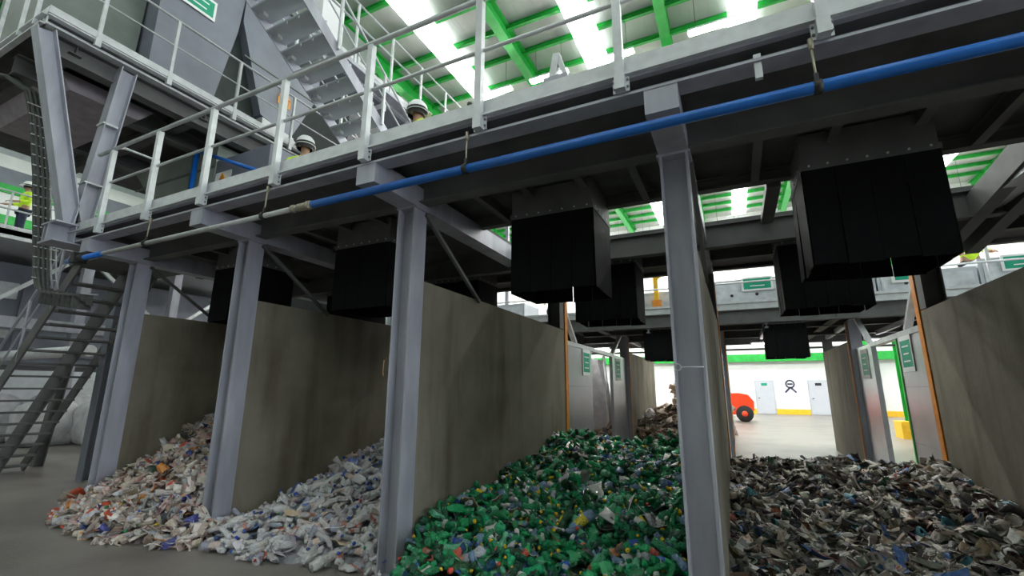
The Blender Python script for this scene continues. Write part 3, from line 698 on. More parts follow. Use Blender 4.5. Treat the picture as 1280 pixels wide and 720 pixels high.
# background machinery above the partition line, left bays
for k, (x, y) in enumerate(((-12.5, 9.5), (-9.8, 9.2), (-7.4, 9.4), (-15.5, 10))):
    e = empty('control_cabinet', (x, y, 0), 'grey machine frame behind the left bays, %s' % ('second from left', 'third from left', 'rightmost', 'leftmost')[k], 'machine', 'machine frames behind the left bays')
    MB().box(x, x+1.6, y, y+1.0, .9, 2.7).build('housing', greyp, e)
    MB().box(x+.1, x+1.5, y-.03, y, 1.5, 2.5).build('panel', galv_l, e)
    for dx in (.05, 1.4): MB().box(x+dx, x+dx+.12, y+.1, y+.25, 0, .9).build('leg', galv, e)
    sign(e, (x+.8, y-.04, 2.3), .5, .3, (0, -1, 0), (1, 0, 0), 2)

e = empty('wrapped_stack', (-3.9, 15, 0), 'tall white wrapped stack seen between the two left zinc sheets', 'stack')
MB().prism([(-4.35, .1), (-3.75, .1), (-3.72, 1.1), (-3.95, 2.5), (-4.3, 2.55), (-4.4, 1.2)], 'y', 14.6, 15.4).build('wrap', bagm, e)
MB().box(-4.45, -3.7, 14.55, 15.45, 0, .1).build('pallet', balem, e)
MB().tube((-3.55, 14.6, 0), (-3.75, 14.6, 2.6), .05, 8).tube((-3.4, 14.6, 0), (-3.4, 14.6, 2.6), .05, 8).build('prop', galv_l, e)
# ------------------------------------------------------------------ forklift (seen from the rear corner)
fk = empty('forklift', (-.1, 26.5, 0), 'red-orange forklift parked beyond the scrap bay', 'forklift')
MB().prism([(25.4, .35), (27.3, .35), (27.3, .75), (26.9, 1.0), (26.6, 1.25), (25.9, 1.28), (25.35, 1.05), (25.25, .7)], 'x', -.85, .62).build('body', redp, fk) if False else None
MB().prism([(-1.3, .35), (.55, .35), (.72, .6), (.74, 1.0), (.5, 1.32), (.1, 1.4), (-1.3, 1.35)], 'y', 26.2, 27.3).build('counterweight', redp, fk)
MB().box(-2.6, -1.3, 26.25, 27.25, .35, .8).build('chassis', redp, fk)
for x in (.28, -2.1):
    for y in (26.12, 27.15):
        wv = MB().lathe([(.0, 0), (.36, 0), (.4, .05), (.4, .2), (.36, .24), (0, .24)], 16, (x, y, .4), 'y').build('wheel', tyre, fk)
        MB().lathe([(0, -.01), (.13, -.01), (.15, .02)], 12, (x, y, .4), 'y').build('rim', redp, wv)
for x, y in ((-.25, 26.3), (-.25, 27.2), (-1.9, 26.3), (-1.9, 27.2)):
    MB().bar((x, y, 1.2), (x-.25 if x > -1 else x+.1, y, 2.15), .07, .07).build('cab_post', black, fk)
MB().box(-1.9, -.4, 26.25, 27.25, 2.12, 2.2).build('cab_roof', black, fk)
MB().box(-.9, -.35, 26.5, 27.0, 1.3, 1.4).box(-.45, -.35, 26.5, 27, 1.4, 1.9).build('seat', black, fk)
MB().box(-2.75, -2.65, 26.35, 26.5, .1, 2.3).box(-2.75, -2.65, 27.0, 27.15, .1, 2.3).build('mast', galv_d, fk)
for y in (26.4, 27.0): MB().box(-3.8, -2.7, y, y+.12, .08, .13).build('fork', galv_d, fk)

# ------------------------------------------------------------------ lamps
me_t = MB().box(-.7, .7, -.09, .09, -.06, 0).mesh('diffuser', lampm)
me_b = MB().box(-.75, .75, -.13, .13, 0, .07).mesh('lamp_body', galv_l)
me_w = MB().tube((0, 0, .07), (0, 0, 1.2), .008, 5).mesh('suspension', galv_d)
for i, y in enumerate((13.85, 18, 21.5, 30, 33)):
    for j, x in enumerate((-22, -16.5, -11.6, -7.45, -5.2, -2.85, .36, 5.2, 11, 17)):
        z = 12.8 if i == 0 else 11.5
        e = empty('strip_lamp', (x, y, z), 'bright white strip lamp hanging below the roof', 'lamp', 'strip lamps under the roof')
        inst('lamp_body', me_b, (x, y, z), e); inst('diffuser', me_t, (x, y, z), e); [inst('suspension', me_w, (x+dx, y, z), e, scale=(1, 1, (ZR-z)/1.2-.002)) for dx in (-.5, .5)]

lampm2 = mat('low_lamp_glow', (.9, .9, .9), .4, 0, .02, 2, emit=(1, .98, .95), estr=28.0)
me_t2 = MB().box(-.55, .55, -.04, .04, -.03, 0).mesh('diffuser', lampm2)
for j, (x, y) in enumerate(((-6.3, 13.9), (-3.95, 13.9), (-1.5, 13.9), (1.05, 13.9), (3.55, 13.9))):
    z = 2.78
    e = empty('tube_lamp', (x, y, z), 'slim white tube lamp below the rear platform, '+('leftmost', 'second from left', 'middle one', 'second from right', 'rightmost')[j], 'lamp', 'tube lamps below the rear platform')
    inst('lamp_body', me_b, (x, y, z), e, scale=(.8, .5, .6)); inst('diffuser', me_t2, (x, y, z), e)
    for dx in (-.4, .4): MB().tube((x+dx, y, z+.03), (x+dx, y, 3.25), .01, 5).build('suspension', galv_d, e)

# ------------------------------------------------------------------ people
def skinned(name, verts, edges, radii, m_, parent, sub=2):
    me = bpy.data.meshes.new(name); me.from_pydata(verts, edges, [])
    o = bpy.data.objects.new(name, me); C.objects.link(o)
    md = o.modifiers.new('skin', 'SKIN')
    for i, r_ in enumerate(radii):
        sv = me.skin_vertices[0].data[i] if len(me.skin_vertices) else None
        if sv: sv.radius = (r_, r_) if not isinstance(r_, tuple) else r_
    if len(me.skin_vertices): me.skin_vertices[0].data[0].use_root = True
    s2 = o.modifiers.new('sub', 'SUBSURF'); s2.levels = sub; s2.render_levels = sub
    me.materials.append(m_); o.parent = parent
    return o
def person(loc, rz, lab, arm=(.1, .3)):
    e = empty('person', loc, lab, 'person'); e.rotation_euler = (0, 0, rz)
    # facing -Y; body: pelvis, spine, neck, head, arms with hands, legs
    def mk(name, chain, m_, sub=2):
        vs, es, rs = [], [], []
        for v_, p_, r_ in chain:
            if p_ is not None: es.append((p_, len(vs)))
            vs.append(v_); rs.append(r_)
        me = bpy.data.meshes.new(name); me.from_pydata(vs, es, [])
        o = bpy.data.objects.new(name, me); C.objects.link(o)
        o.modifiers.new('skin', 'SKIN')
        bm = bmesh.new(); bm.from_mesh(me); ly = bm.verts.layers.skin.verify()
        for i, vv in enumerate(bm.verts):
            r_ = rs[i]; vv[ly].radius = r_ if isinstance(r_, tuple) else (r_, r_); vv[ly].use_root = (i == 0)
        bm.to_mesh(me); bm.free()
        ss = o.modifiers.new('sub', 'SUBSURF'); ss.levels = sub; ss.render_levels = sub
        dg = bpy.context.evaluated_depsgraph_get(); dg.update()
        me2 = bpy.data.meshes.new_from_object(o.evaluated_get(dg)); 
        o.modifiers.clear(); o.data = me2; me2.materials.clear(); me2.materials.append(m_)
        me2.polygons.foreach_set('use_smooth', [True]*len(me2.polygons))
        o.parent = e
        return o
    ch = [((0, 0, .95), None, (.13, .10)), ((0, 0, 1.15), 0, (.13, .10)), ((0, 0, 1.38), 1, (.15, .10)), ((0, -.0, 1.49), 2, .055), ((0, -.015, 1.57), 3, (.065, .075)), ((0, -.02, 1.66), 4, (.078, .095)), ((0, -.01, 1.74), 5, (.05, .06))]
    for s in (-1, 1):
        b = len(ch)
        ch += [((s*.19, 0, 1.40), 2, .055), ((s*.25, .02, 1.14), b, .042), ((s*.25, -.14-arm[0], 1.0+arm[1]*.2), b+1, .033), ((s*.245, -.20-arm[0], .985+arm[1]*.2), b+2, (.022, .04)), ((s*.245, -.26-arm[0], .97+arm[1]*.2), b+3, (.014, .035))]
        for f, (dx, ln) in enumerate(((-.028, .07), (-.010, .085), (.010, .08), (.027, .062))):
            b2 = len(ch)
            ch += [((s*.245+dx, -.30-arm[0], .965+arm[1]*.2), b+4, .009), ((s*.245+dx, -.30-arm[0]-ln*.6, .945+arm[1]*.2), b2, .008), ((s*.245+dx, -.30-arm[0]-ln*.8, .915+arm[1]*.2), b2+1, .007)]
        b2 = len(ch)
        ch += [((s*.205, -.225-arm[0], .985+arm[1]*.2), b+3, .011), ((s*.19, -.265-arm[0], .97+arm[1]*.2), b2, .009)]
        b = len(ch)
        ch += [((s*.10, 0, .88), 0, .09), ((s*.11, -.01, .50), b, .06), ((s*.11, .01, .10), b+1, .042), ((s*.12, -.12, .05), b+2, (.04, .035))]
    mk('body', ch, skin)
    jk = [((0, 0, .88), None, (.165, .125)), ((0, 0, 1.12), 0, (.16, .125)), ((0, 0, 1.36), 1, (.18, .125)), ((0, 0, 1.46), 2, .08)]
    for s in (-1, 1):
        b = len(jk); jk += [((s*.20, 0, 1.40), 2, .075), ((s*.255, .02, 1.14), b, .058), ((s*.255, -.10-arm[0], 1.02+arm[1]*.2), b+1, .048)]
    mk('jacket', jk, hiviz)
    tr = [((0, 0, .92), None, (.15, .115))]
    for s in (-1, 1):
        b = len(tr); tr += [((s*.10, 0, .84), 0, .105), ((s*.11, -.01, .50), b, .078), ((s*.11, .01, .12), b+1, .065)]
    mk('trousers', tr, navy)
    for s in (-1, 1): mk('boot', [((s*.11, .04, .07), None, .055), ((s*.115, -.06, .055), 0, .05), ((s*.12, -.16, .045), 1, .04)], black)
    hm = MB().lathe([(.145, 1.665), (.142, 1.70), (.128, 1.76), (.09, 1.81), (.04, 1.83), (.0, 1.832)], 18, (0, 0, 0)).lathe([(.145, 1.668), (.158, 1.66), (.145, 1.655)], 18)
    hm.prism([(-.11, -.12), (.11, -.12), (.08, -.19), (-.08, -.19)], 'z', 1.66, 1.672)
    hm = inst('helmet', hm.mesh('helmet', helmetm), (0, 0, 0)); hm.parent = e
    hb = inst('helmet_strap', MB().lathe([(.147, 1.67), (.149, 1.69), (.147, 1.70)], 18).mesh('helmet_strap', black), (0, 0, 0)); hb.parent = e
    fa = MB()
    for s in (-1, 1): fa.lathe([(0, -.012), (.012, 0), (0, .012)], 8, (s*.035, -.105, 1.655))
    fc = inst('eyes', fa.mesh('eyes', signk), (0, 0, 0)); fc.parent = e
    mk('nose', [((0, -.095, 1.655), None, .010), ((0, -.118, 1.625), 0, .014)], skin, 1)
    ms = MB().box(-.03, .03, -.1, -.093, 1.575, 1.585).mesh('mouth', mat('lips', (.30, .10, .09), .6)); o = inst('mouth', ms, (0, 0, 0)); o.parent = e
    he = MB().lathe([(.118, 1.60), (.125, 1.64), (.125, 1.68)], 14, (0, .012, 0)).mesh('hair', hairm); o = inst('hair', he, (0, 0, 0)); o.parent = e
    return e
person((-3.64, 4.52, 3.62), R(150), 'worker in white helmet and yellow hi-vis top beside the raised conveyor')
person((-5.80, 4.5, 3.62), R(210), 'worker in white helmet and yellow hi-vis top below the raised staircase')
person((-5.44, 14.5, 3.3), R(20), 'worker in yellow hi-vis behind the rear conveyor above the left partition')
person((4.72, 12.6, 3.3), R(0), 'worker in yellow hi-vis on the rear platform at upper right')
person((-18.6, 5.2, 5.75), R(0), 'distant worker in hi-vis on the left background platform')

# ================================================================== WASTE PILES
# materials: colour from the mesh's own colour attribute (alpha = how opaque the plastic is)
def waste_mat(name, rough, pet):
    m = bpy.data.materials.new(name); m.use_nodes = True
    nt = m.node_tree; b = nt.nodes['Principled BSDF']; L = nt.links.new
    at = nt.nodes.new('ShaderNodeVertexColor'); at.layer_name = 'Col'
    L(at.outputs['Color'], b.inputs['Base Color'])
    b.inputs['Roughness'].default_value = rough
    b.inputs['Specular IOR Level'].default_value = .85 if pet else .5
    tc = nt.nodes.new('ShaderNodeTexCoord'); n = nt.nodes.new('ShaderNodeTexNoise'); n.inputs['Scale'].default_value = 60 if pet else 22; n.inputs['Detail'].default_value = 3
    bp = nt.nodes.new('ShaderNodeBump'); bp.inputs['Strength'].default_value = .9 if pet else .6; bp.inputs['Distance'].default_value = .03
    L(tc.outputs['Object'], n.inputs['Vector']); L(n.outputs['Fac'], bp.inputs['Height']); L(bp.outputs[0], b.inputs['Normal'])
    if pet:
        tp = nt.nodes.new('ShaderNodeBsdfTransparent'); L(at.outputs['Color'], tp.inputs[0])
        mx = nt.nodes.new('ShaderNodeMixShader'); L(at.outputs['Alpha'], mx.inputs[0]); L(tp.outputs[0], mx.inputs[1]); L(b.outputs[0], mx.inputs[2])
        L(mx.outputs[0], nt.nodes['Material Output'].inputs['Surface'])
    return m
pet_m = waste_mat('pet_plastic', .09, True)
scrap_m = waste_mat('mixed_scrap', .45, False)

def lathe_np(prof, n):
    P = np.array(prof); a = np.arange(n)*2*np.pi/n
    v = np.stack([np.repeat(P[:, 0], n), (P[:, 1][:, None]*np.cos(a)).ravel(), (P[:, 1][:, None]*np.sin(a)).ravel()], 1)
    q = []
    for k in range(len(P)-1):
        for i in range(n):
            j = (i+1) % n; q.append((k*n+i, k*n+j, (k+1)*n+j, (k+1)*n+i))
    return v, np.array(q)
def bottle_np(g, n, body, label, cap, alpha):
    L_ = g.uniform(.18, .30); r_ = L_*g.uniform(.135, .165)
    prof = [(0, .25*r_), (.0, .8*r_), (.05*L_, r_), (.25*L_, .97*r_), (.42*L_, .88*r_), (.58*L_, r_), (.72*L_, .92*r_), (.86*L_, .42*r_), (.90*L_, .36*r_), (.905*L_, .44*r_), (.985*L_, .44*r_), (1.0*L_, .1*r_)]
    v, q = lathe_np(prof, n)
    nv = len(v)
    ring = np.arange(nv)//n
    col = np.tile(np.array([*body, alpha]), (nv, 1))
    # crush
    fl = g.uniform(.35, .95); ph = g.uniform(0, 6.28)
    m_ = ring < 8
    v[:, 2] *= np.where(m_, fl+.35*(1-fl)*np.sin(ring*1.3+ph), 1)
    v[m_] += g.normal(0, .13*r_, (m_.sum(), 3))
    v[:, 1] += .10*L_*g.uniform(-1, 1)*np.sin(v[:, 0]/L_*3.1)
    v[:, 2] += .10*L_*g.uniform(-1, 1)*np.sin(v[:, 0]/L_*3.1)
    if cap is not None: col[ring >= 9] = (*cap, 1)
    if label is not None: col[(ring >= 4) & (ring <= 5)] = (*label, 1)
    v[:, 0] -= L_/2
    # split faces keep hard colour edges through face-corner colours
    fr = ring[q[:, 0]]
    fc = np.tile(np.array([*body, alpha]), (len(q), 1))
    if cap is not None: fc[fr >= 9] = (*cap, 1)
    if label is not None: fc[(fr == 3) | (fr == 4)] = (*label, 1)
    return v, q, fc
def sheet_np(g, body, back, w_, h_, nx=4, ny=3, crumple=.25, th=.004):
    xs, ys = np.meshgrid(np.linspace(-.5, .5, nx+1), np.linspace(-.5, .5, ny+1)); 
    n1 = xs.size
    z = g.normal(0, .05, xs.shape)*crumple*4*.4+crumple*g.uniform(-1, 1)*(xs**2)*1.2+crumple*g.uniform(-1, 1)*(ys**2)+crumple*g.uniform(-.6, .6)*xs*ys*2
    X = xs*w_*(1+g.normal(0, .07, xs.shape)); Y = ys*h_*(1+g.normal(0, .07, xs.shape)); Z = z*max(w_, h_)
    top = np.stack([X.ravel(), Y.ravel(), Z.ravel()], 1); bot = top-np.array([0, 0, th])
    v = np.concatenate([top, bot]); q = []
    for j in range(ny):
        for i in range(nx):
            a = j*(nx+1)+i; q.append((a, a+1, a+nx+2, a+nx+1)); 
    nt_ = len(q)
    for t in range(nt_): q.append(tuple(n1+k for k in q[t][::-1]))
    rim = [(i, i+1) for i in range(nx)]+[(ny*(nx+1)+i+1, ny*(nx+1)+i) for i in range(nx)]+[((j+1)*(nx+1), j*(nx+1)) for j in range(ny)]+[(j*(nx+1)+nx, (j+1)*(nx+1)+nx) for j in range(ny)]
    for a, b in rim: q.append((b, a, n1+a, n1+b))
    q = np.array(q)
    fc = np.tile(np.array([*body, 1.0]), (len(q), 1)); fc[nt_:2*nt_, :3] = back
    # printed patch
    if g.random() < .5:
        k = g.integers(0, nt_); fc[k, :3] = back
    return v, q, fc
def box_np(g, body, a, b, c):
    v = np.array([(x, y, z) for z in (-.5, .5) for y in (-.5, 0, .5) for x in (-.5, -.17, .17, .5)], float)
    v += g.normal(0, .07, v.shape); v *= (a, b, c)
    v[:, 2] += g.uniform(-.25, .25)*a*np.abs(v[:, 0]/a)
    q = []
    for j in range(2):
        for i in range(3):
            k = j*4+i; q.append((k+12, k+13, k+17, k+16)); q.append((k+4, k+5, k+1, k))
    for i in range(3): q.append((i, i+1, i+13, i+12)); q.append((9+i, 8+i, 20+i, 21+i))
    for j in range(2): q.append((4*j+4, 4*j, 4*j+12, 4*j+16)); q.append((4*j+3, 4*j+7, 4*j+19, 4*j+15))
    q = np.array(q); fc = np.tile(np.array([*body, 1.0]), (len(q), 1))
    o = g.integers(0, len(q), 3); fc[o, :3] = np.clip(np.array(body)*g.uniform(.4, 1.6), 0, .9)
    return v, q, fc
def cup_np(g, body, rim):
    s = g.uniform(.06, .10)
    prof = [(0, .02), (0, .6*s*.8), (.6*s, .75*s*.8), (1.3*s, .95*s*.8), (1.32*s, 1.02*s*.8), (1.3*s, .9*s*.8), (.1*s, .5*s*.8)]
    v, q = lathe_np(prof, 9)
    fl = g.uniform(.4, 1); v[:, 2] *= fl; v += g.normal(0, .07*s, v.shape); v[:, 0] -= .6*s
    fc = np.tile(np.array([*body, 1.0]), (len(q), 1)); fr = q[:, 0]//9; fc[fr == 3, :3] = rim; 
    if g.random() < .5: fc[fr == 1, :3] = rim
    return v, q, fc
def make_mesh(name, v, q, fc, m_):
    me = bpy.data.meshes.new(name)
    nv, nq = len(v), len(q)
    me.vertices.add(nv); me.vertices.foreach_set('co', np.ascontiguousarray(v, dtype=np.float32).ravel())
    me.loops.add(nq*4); me.loops.foreach_set('vertex_index', np.ascontiguousarray(q, dtype=np.int32).ravel())
    me.polygons.add(nq); me.polygons.foreach_set('loop_start', np.arange(0, nq*4, 4, dtype=np.int32)); me.polygons.foreach_set('loop_total', np.full(nq, 4, dtype=np.int32))
    me.update(calc_edges=True)
    ca = me.color_attributes.new('Col', 'FLOAT_COLOR', 'CORNER')
    ca.data.foreach_set('color', np.repeat(np.asarray(fc, dtype=np.float32), 4, axis=0).ravel())
    me.materials.append(m_); me.validate()
    return me
def pick(g, table):
    wts = np.array([t[-1] for t in table], float); k = g.choice(len(table), p=wts/wts.sum()); c = np.array(table[k][:3])
    return tuple(np.clip(c*g.uniform(.75, 1.25)+g.normal(0, .01, 3), .004, .9))

CAPS_BLUE = [(.02, .07, .5, 6), (.75, .75, .78, 3), (.5, .05, .03, 1), (.02, .3, .1, 1)]
CAPS_GRN = [(.8, .55, .02, 4), (.7, .7, .7, 2), (.02, .25, .08, 4), (.55, .06, .03, .5)]
def var_clear(g, n):
    u = g.random()
    if u < .86:
        body = pick(g, [(.86, .86, .89, 6), (.88, .83, .83, 4), (.62, .67, .80, 2), (.62, .54, .48, 1), (.40, .60, .20, .25)])
        lab = pick(g, [(.66, .62, .60, 4), (.62, .30, .22, 1.2), (.12, .2, .5, 1.0), (.7, .55, .5, 2)]) if g.random() < .5 else None
        return ('bottle', *bottle_np(g, n, body, lab, pick(g, CAPS_BLUE) if g.random() < .4 else None, .78), pet_m)
    return ('scrap', *sheet_np(g, pick(g, [(.66, .64, .66, 5), (.5, .1, .06, 1), (.1, .15, .4, 1), (.55, .42, .32, 2)]), pick(g, [(.6, .6, .62, 1)]), g.uniform(.12, .22), g.uniform(.08, .15)), scrap_m)
def var_green(g, n):
    u = g.random()
    if u < .80:
        body = pick(g, [(.016, .34, .13, 6), (.03, .52, .20, 4), (.006, .11, .05, 4), (.18, .60, .36, 2.4), (.24, .38, .56, 1.8), (.02, .07, .18, 1.2), (.6, .65, .7, .6)])
        lab = pick(g, [(.02, .25, .1, 3), (.65, .55, .03, 1), (.6, .6, .58, 1), (.5, .08, .05, .3), (.03, .10, .4, .6)]) if g.random() < .35 else None
        return ('bottle', *bottle_np(g, n, body, lab, pick(g, CAPS_GRN) if g.random() < .33 else None, .68), pet_m)
    return ('scrap', *sheet_np(g, pick(g, [(.02, .03, .025, 5), (.34, .16, .09, 1.5), (.45, .45, .44, 1.5), (.03, .25, .1, 3), (.4, .06, .03, .6), (.02, .06, .3, .6)]), pick(g, [(.05, .06, .05, 1), (.35, .35, .33, .6)]), g.uniform(.12, .26), g.uniform(.07, .15)), scrap_m)
MIX1 = [(.70, .65, .61, 4), (.48, .40, .34, 5), (.58, .58, .62, 4), (.62, .42, .36, 1.8), (.55, .09, .04, .6), (.62, .25, .06, .6), (.06, .09, .28, .8), (.05, .05, .05, .8), (.28, .20, .14, 2)]
def var_mix(g, n):
    u = g.random()
    if u < .35:
        return ('bottle', *bottle_np(g, n, pick(g, MIX1[:5]), pick(g, MIX1) if g.random() < .5 else None, pick(g, CAPS_BLUE+CAPS_GRN) if g.random() < .5 else None, .9), pet_m)
    if u < .55: return ('cup', *cup_np(g, pick(g, MIX1), pick(g, MIX1)), scrap_m)
    return ('scrap', *sheet_np(g, pick(g, MIX1), pick(g, MIX1), g.uniform(.13, .27), g.uniform(.08, .16), crumple=.35), scrap_m)
MIX4 = [(.13, .118, .098, 5), (.28, .25, .21, 5), (.47, .44, .395, 4), (.04, .037, .033, 5), (.68, .66, .64, 2.4), (.24, .165, .125, 1.5), (.06, .14, .36, .2), (.36, .10, .07, .25), (.06, .22, .12, .25), (.50, .34, .06, .15), (.62, .46, .40, .4), (.10, .30, .36, .25)]
def var_scrap(g, n):
    u = g.random()
    if u < .68: return ('scrap', *sheet_np(g, pick(g, MIX4), pick(g, MIX4), g.uniform(.12, .30), g.uniform(.045, .11), crumple=.34), scrap_m)
    if u < .90: return ('carton', *box_np(g, pick(g, MIX4), g.uniform(.14, .24), g.uniform(.07, .11), g.uniform(.015, .045)), scrap_m)
    return ('cup', *cup_np(g, pick(g, MIX4), pick(g, MIX4)), scrap_m)

PAL = dict(white=(.78, .78, .78), grey=(.3, .29, .27), black=(.03, .03, .03), beige=(.48, .41, .35), brown=(.24, .16, .11), red=(.5, .08, .04), orange=(.62, .26, .06), pink=(.62, .43, .37), yellow=(.7, .5, .03), green=(.02, .4, .15), blue=(.03, .1, .42), teal=(.1, .3, .36))
PAL.update({'light grey': (.52, .51, .5), 'dark grey': (.11, .105, .09), 'dark green': (.006, .11, .05), 'pale green': (.18, .6, .36), 'pale blue': (.3, .42, .58), 'navy blue': (.03, .07, .18), 'olive': (.4, .55, .2)})
def cname(c):
    c = np.sqrt(np.array(c[:3])); return min(PAL, key=lambda k: float(((np.sqrt(np.array(PAL[k]))-c)**2).sum()))
WORD = dict(bottle='crushed %s bottle', scrap='crumpled %s scrap', cup='crushed %s cup', carton='flattened %s carton')
def describe(k):
    t, fc = k[0], k[3]; u, n_ = np.unique(np.round(fc, 4), axis=0, return_counts=True); o = np.argsort(-n_)
    names = []
    for q in u[o]:
        c = cname(q)
        if c not in names: names.append(c)
    txt = WORD[t] % names[0]
    if len(names) > 1: txt += {'bottle': ' with %s band or cap', 'scrap': ' with %s underside', 'cup': ' with %s rim', 'carton': ' with %s patches'}[t] % names[1]
    return txt
M_ = np.array([r2, -u2, fwd])
def inframe(P):
    c = (P-np.array([0, 0, CAM_H]))@M_.T
    x = 640+FPX*c[:, 0]/c[:, 2]; y_ = 360+FPX*c[:, 1]/c[:, 2]
    return (c[:, 2] > .3) & (x > -10) & (x < 1290) & (y_ > 0) & (y_ < 735)
def rotm(ax, ay, az):
    cx_, sx_ = np.cos(ax), np.sin(ax); cy_, sy_ = np.cos(ay), np.sin(ay); cz_, sz_ = np.cos(az), np.sin(az)
    o = np.zeros((len(ax), 3, 3))
    o[:, 0, 0] = cz_*cy_; o[:, 0, 1] = cz_*sy_*sx_-sz_*cx_; o[:, 0, 2] = cz_*sy_*cx_+sz_*sx_
    o[:, 1, 0] = sz_*cy_; o[:, 1, 1] = sz_*sy_*sx_+cz_*cx_; o[:, 1, 2] = sz_*sy_*cx_-cz_*sx_
    o[:, 2, 0] = -sy_; o[:, 2, 1] = cy_*sx_; o[:, 2, 2] = cy_*cx_
    return o
def sm(a, b, x):
    t = np.clip((x-a)/(b-a), 0, 1); return t*t*(3-2*t)
KINDS = {'mixed_plastic_heap': dict(bottle='pale_bottle', scrap='wrapper_scrap', cup='plastic_cup'), 'clear_bottle_heap': dict(bottle='clear_bottle', scrap='film_scrap'), 'green_bottle_heap': dict(bottle='green_bottle', scrap='film_scrap'),
         'paper_scrap_heap': dict(scrap='paper_scrap', cup='crushed_cup', carton='flattened_carton'), 'cardboard_heap': dict(scrap='cardboard_scrap')}
def pile(seed, hf, region, N, nvar, varf, base_col, labels, nm, lying=.5, nind=300, size=1.0, cats=None):
    g = np.random.default_rng(seed); NAMES = KINDS[nm]
    x0, x1, y0, y1 = region
    # base mass
    nx, ny = 50, 80
    gx, gy = np.meshgrid(np.linspace(x0, x1, nx), np.linspace(y0, y1, ny)); gz = hf(gx, gy)
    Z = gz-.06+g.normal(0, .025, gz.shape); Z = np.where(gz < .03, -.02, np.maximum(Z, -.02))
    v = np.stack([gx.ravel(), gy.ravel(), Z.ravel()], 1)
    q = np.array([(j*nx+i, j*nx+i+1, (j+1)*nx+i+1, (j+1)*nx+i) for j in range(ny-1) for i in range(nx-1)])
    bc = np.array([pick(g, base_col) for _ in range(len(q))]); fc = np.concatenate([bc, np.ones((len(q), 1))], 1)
    # pieces
    P = np.stack([g.uniform(x0, x1, N*3), g.uniform(y0, y1, N*3)], 1); h = hf(P[:, 0], P[:, 1])
    P = P[h > .012]; h = h[h > .012]; P, h = P[:N], h[:N]; n = len(P)
    pos = np.stack([P[:, 0], P[:, 1], np.maximum(h+g.uniform(-.05, .04, n), .035)], 1)
    vs = [varf(g, 9) for _ in range(nvar)]; lo = [varf(g, 6) for _ in range(nvar)]
    flat = h < .07
    ang = rotm(g.uniform(-3.1, 3.1, n), g.normal(0, lying, n)*np.where(flat, .3, 1), g.uniform(0, 6.28, n))
    angs = rotm(g.normal(0, lying, n), g.normal(0, lying, n)*np.where(flat, .3, 1), g.uniform(0, 6.28, n))
    d = np.linalg.norm(pos-np.array([0, 0, CAM_H]), axis=1); vis = inframe(pos) & (pos[:, 2] > h-.035)
    order = np.argsort(np.where(vis, d, 1e3)); ind = set(order[:nind].tolist())
    me_ = [make_mesh(NAMES[k[0]], k[1], k[2], k[3], k[4]) for k in vs]
    for mm, k in zip(me_, vs): mm.polygons.foreach_set('use_smooth', [k[0] == 'bottle']*len(mm.polygons))
    AV, AQ, AC, AM = [v], [q], [fc], [np.ones(len(q), int)]; off = len(v)
    descs = [describe(k) for k in vs]
    sc = g.uniform(.8, 1.2, n)*size
    for i in range(n):
        k = int(g.integers(nvar)); 
        if i in ind:
            t, rt = vs[k][0], (angs if vs[k][0] in ('scrap', 'carton') else ang)[i]
            o = bpy.data.objects.new(NAMES[t], me_[k]); C.objects.link(o)
            o.matrix_world = Matrix.Translation(pos[i]) @ Matrix(rt.tolist()).to_4x4() @ Matrix.Scale(sc[i], 4)
            tag(o, descs[k]+' '+labels['where'], {'bottle': 'bottle', 'scrap': 'scrap', 'cup': 'cup', 'carton': 'carton'}[t], labels[t+'_g'])
        else:
            t, a, b, c, mm = lo[k]; rt = (angs if t in ('scrap', 'carton') else ang)[i]
            AV.append((a*sc[i])@rt.T+pos[i]); AQ.append(b+off); AC.append(c); AM.append(np.full(len(b), 0 if mm is pet_m else 1)); off += len(a)
    me = make_mesh(nm, np.concatenate(AV), np.concatenate(AQ), np.concatenate(AC), pet_m); me.materials.append(scrap_m)
    me.polygons.foreach_set('material_index', np.concatenate(AM).astype(np.int32))
    o = bpy.data.objects.new(nm, me); C.objects.link(o)
    tag(o, labels['pile'], 'waste pile', None, 'stuff')

def noise2(x, y, s=0.0):
    return .05*np.sin(3.1*x+1.7*y+s)+.04*np.sin(5.3*x-4.1*y+2*s)+.03*np.sin(9*x+7.7*y+3*s)

def h1f(x, y):   # bay 1
    toe = 2.72+.28*np.abs((x+6.35)/1.3)**2
    a = np.clip(y-toe, 0, None)
    z = .14*sm(0, .25, a)+np.where(a > .2, (a-.2)*.62, 0)
    z = np.minimum(z, 1.55)+noise2(x, y, 1)*sm(.1, .6, a)
    out = (x > XC[1]-.11) & (y > YC-.02) | (x < XC[0]+.11) & (y > YC-.02)
    return np.where(out | (a <= 0), 0, np.maximum(z, 0))
pile(11, h1f, (-7.85, -4.95, 2.6, 6.2), 2000, 50, var_mix, [(.14, .12, .10, 1), (.3, .27, .25, 1)], {
    'pile': 'heap of mixed pale plastic waste in the first bay by the stairs', 'where': 'in the first bay',
    'bottle': 'crushed pale bottle in the mixed heap of the first bay', 'bottle_g': 'crushed bottles in the first bay',
    'scrap': 'crumpled pale plastic or wrapper piece in the first bay heap', 'scrap_g': 'crumpled pieces in the first bay',
    'cup': 'crushed plastic cup in the first bay heap', 'cup_g': 'crushed cups in the first bay'}, 'mixed_plastic_heap', .55, size=.9)
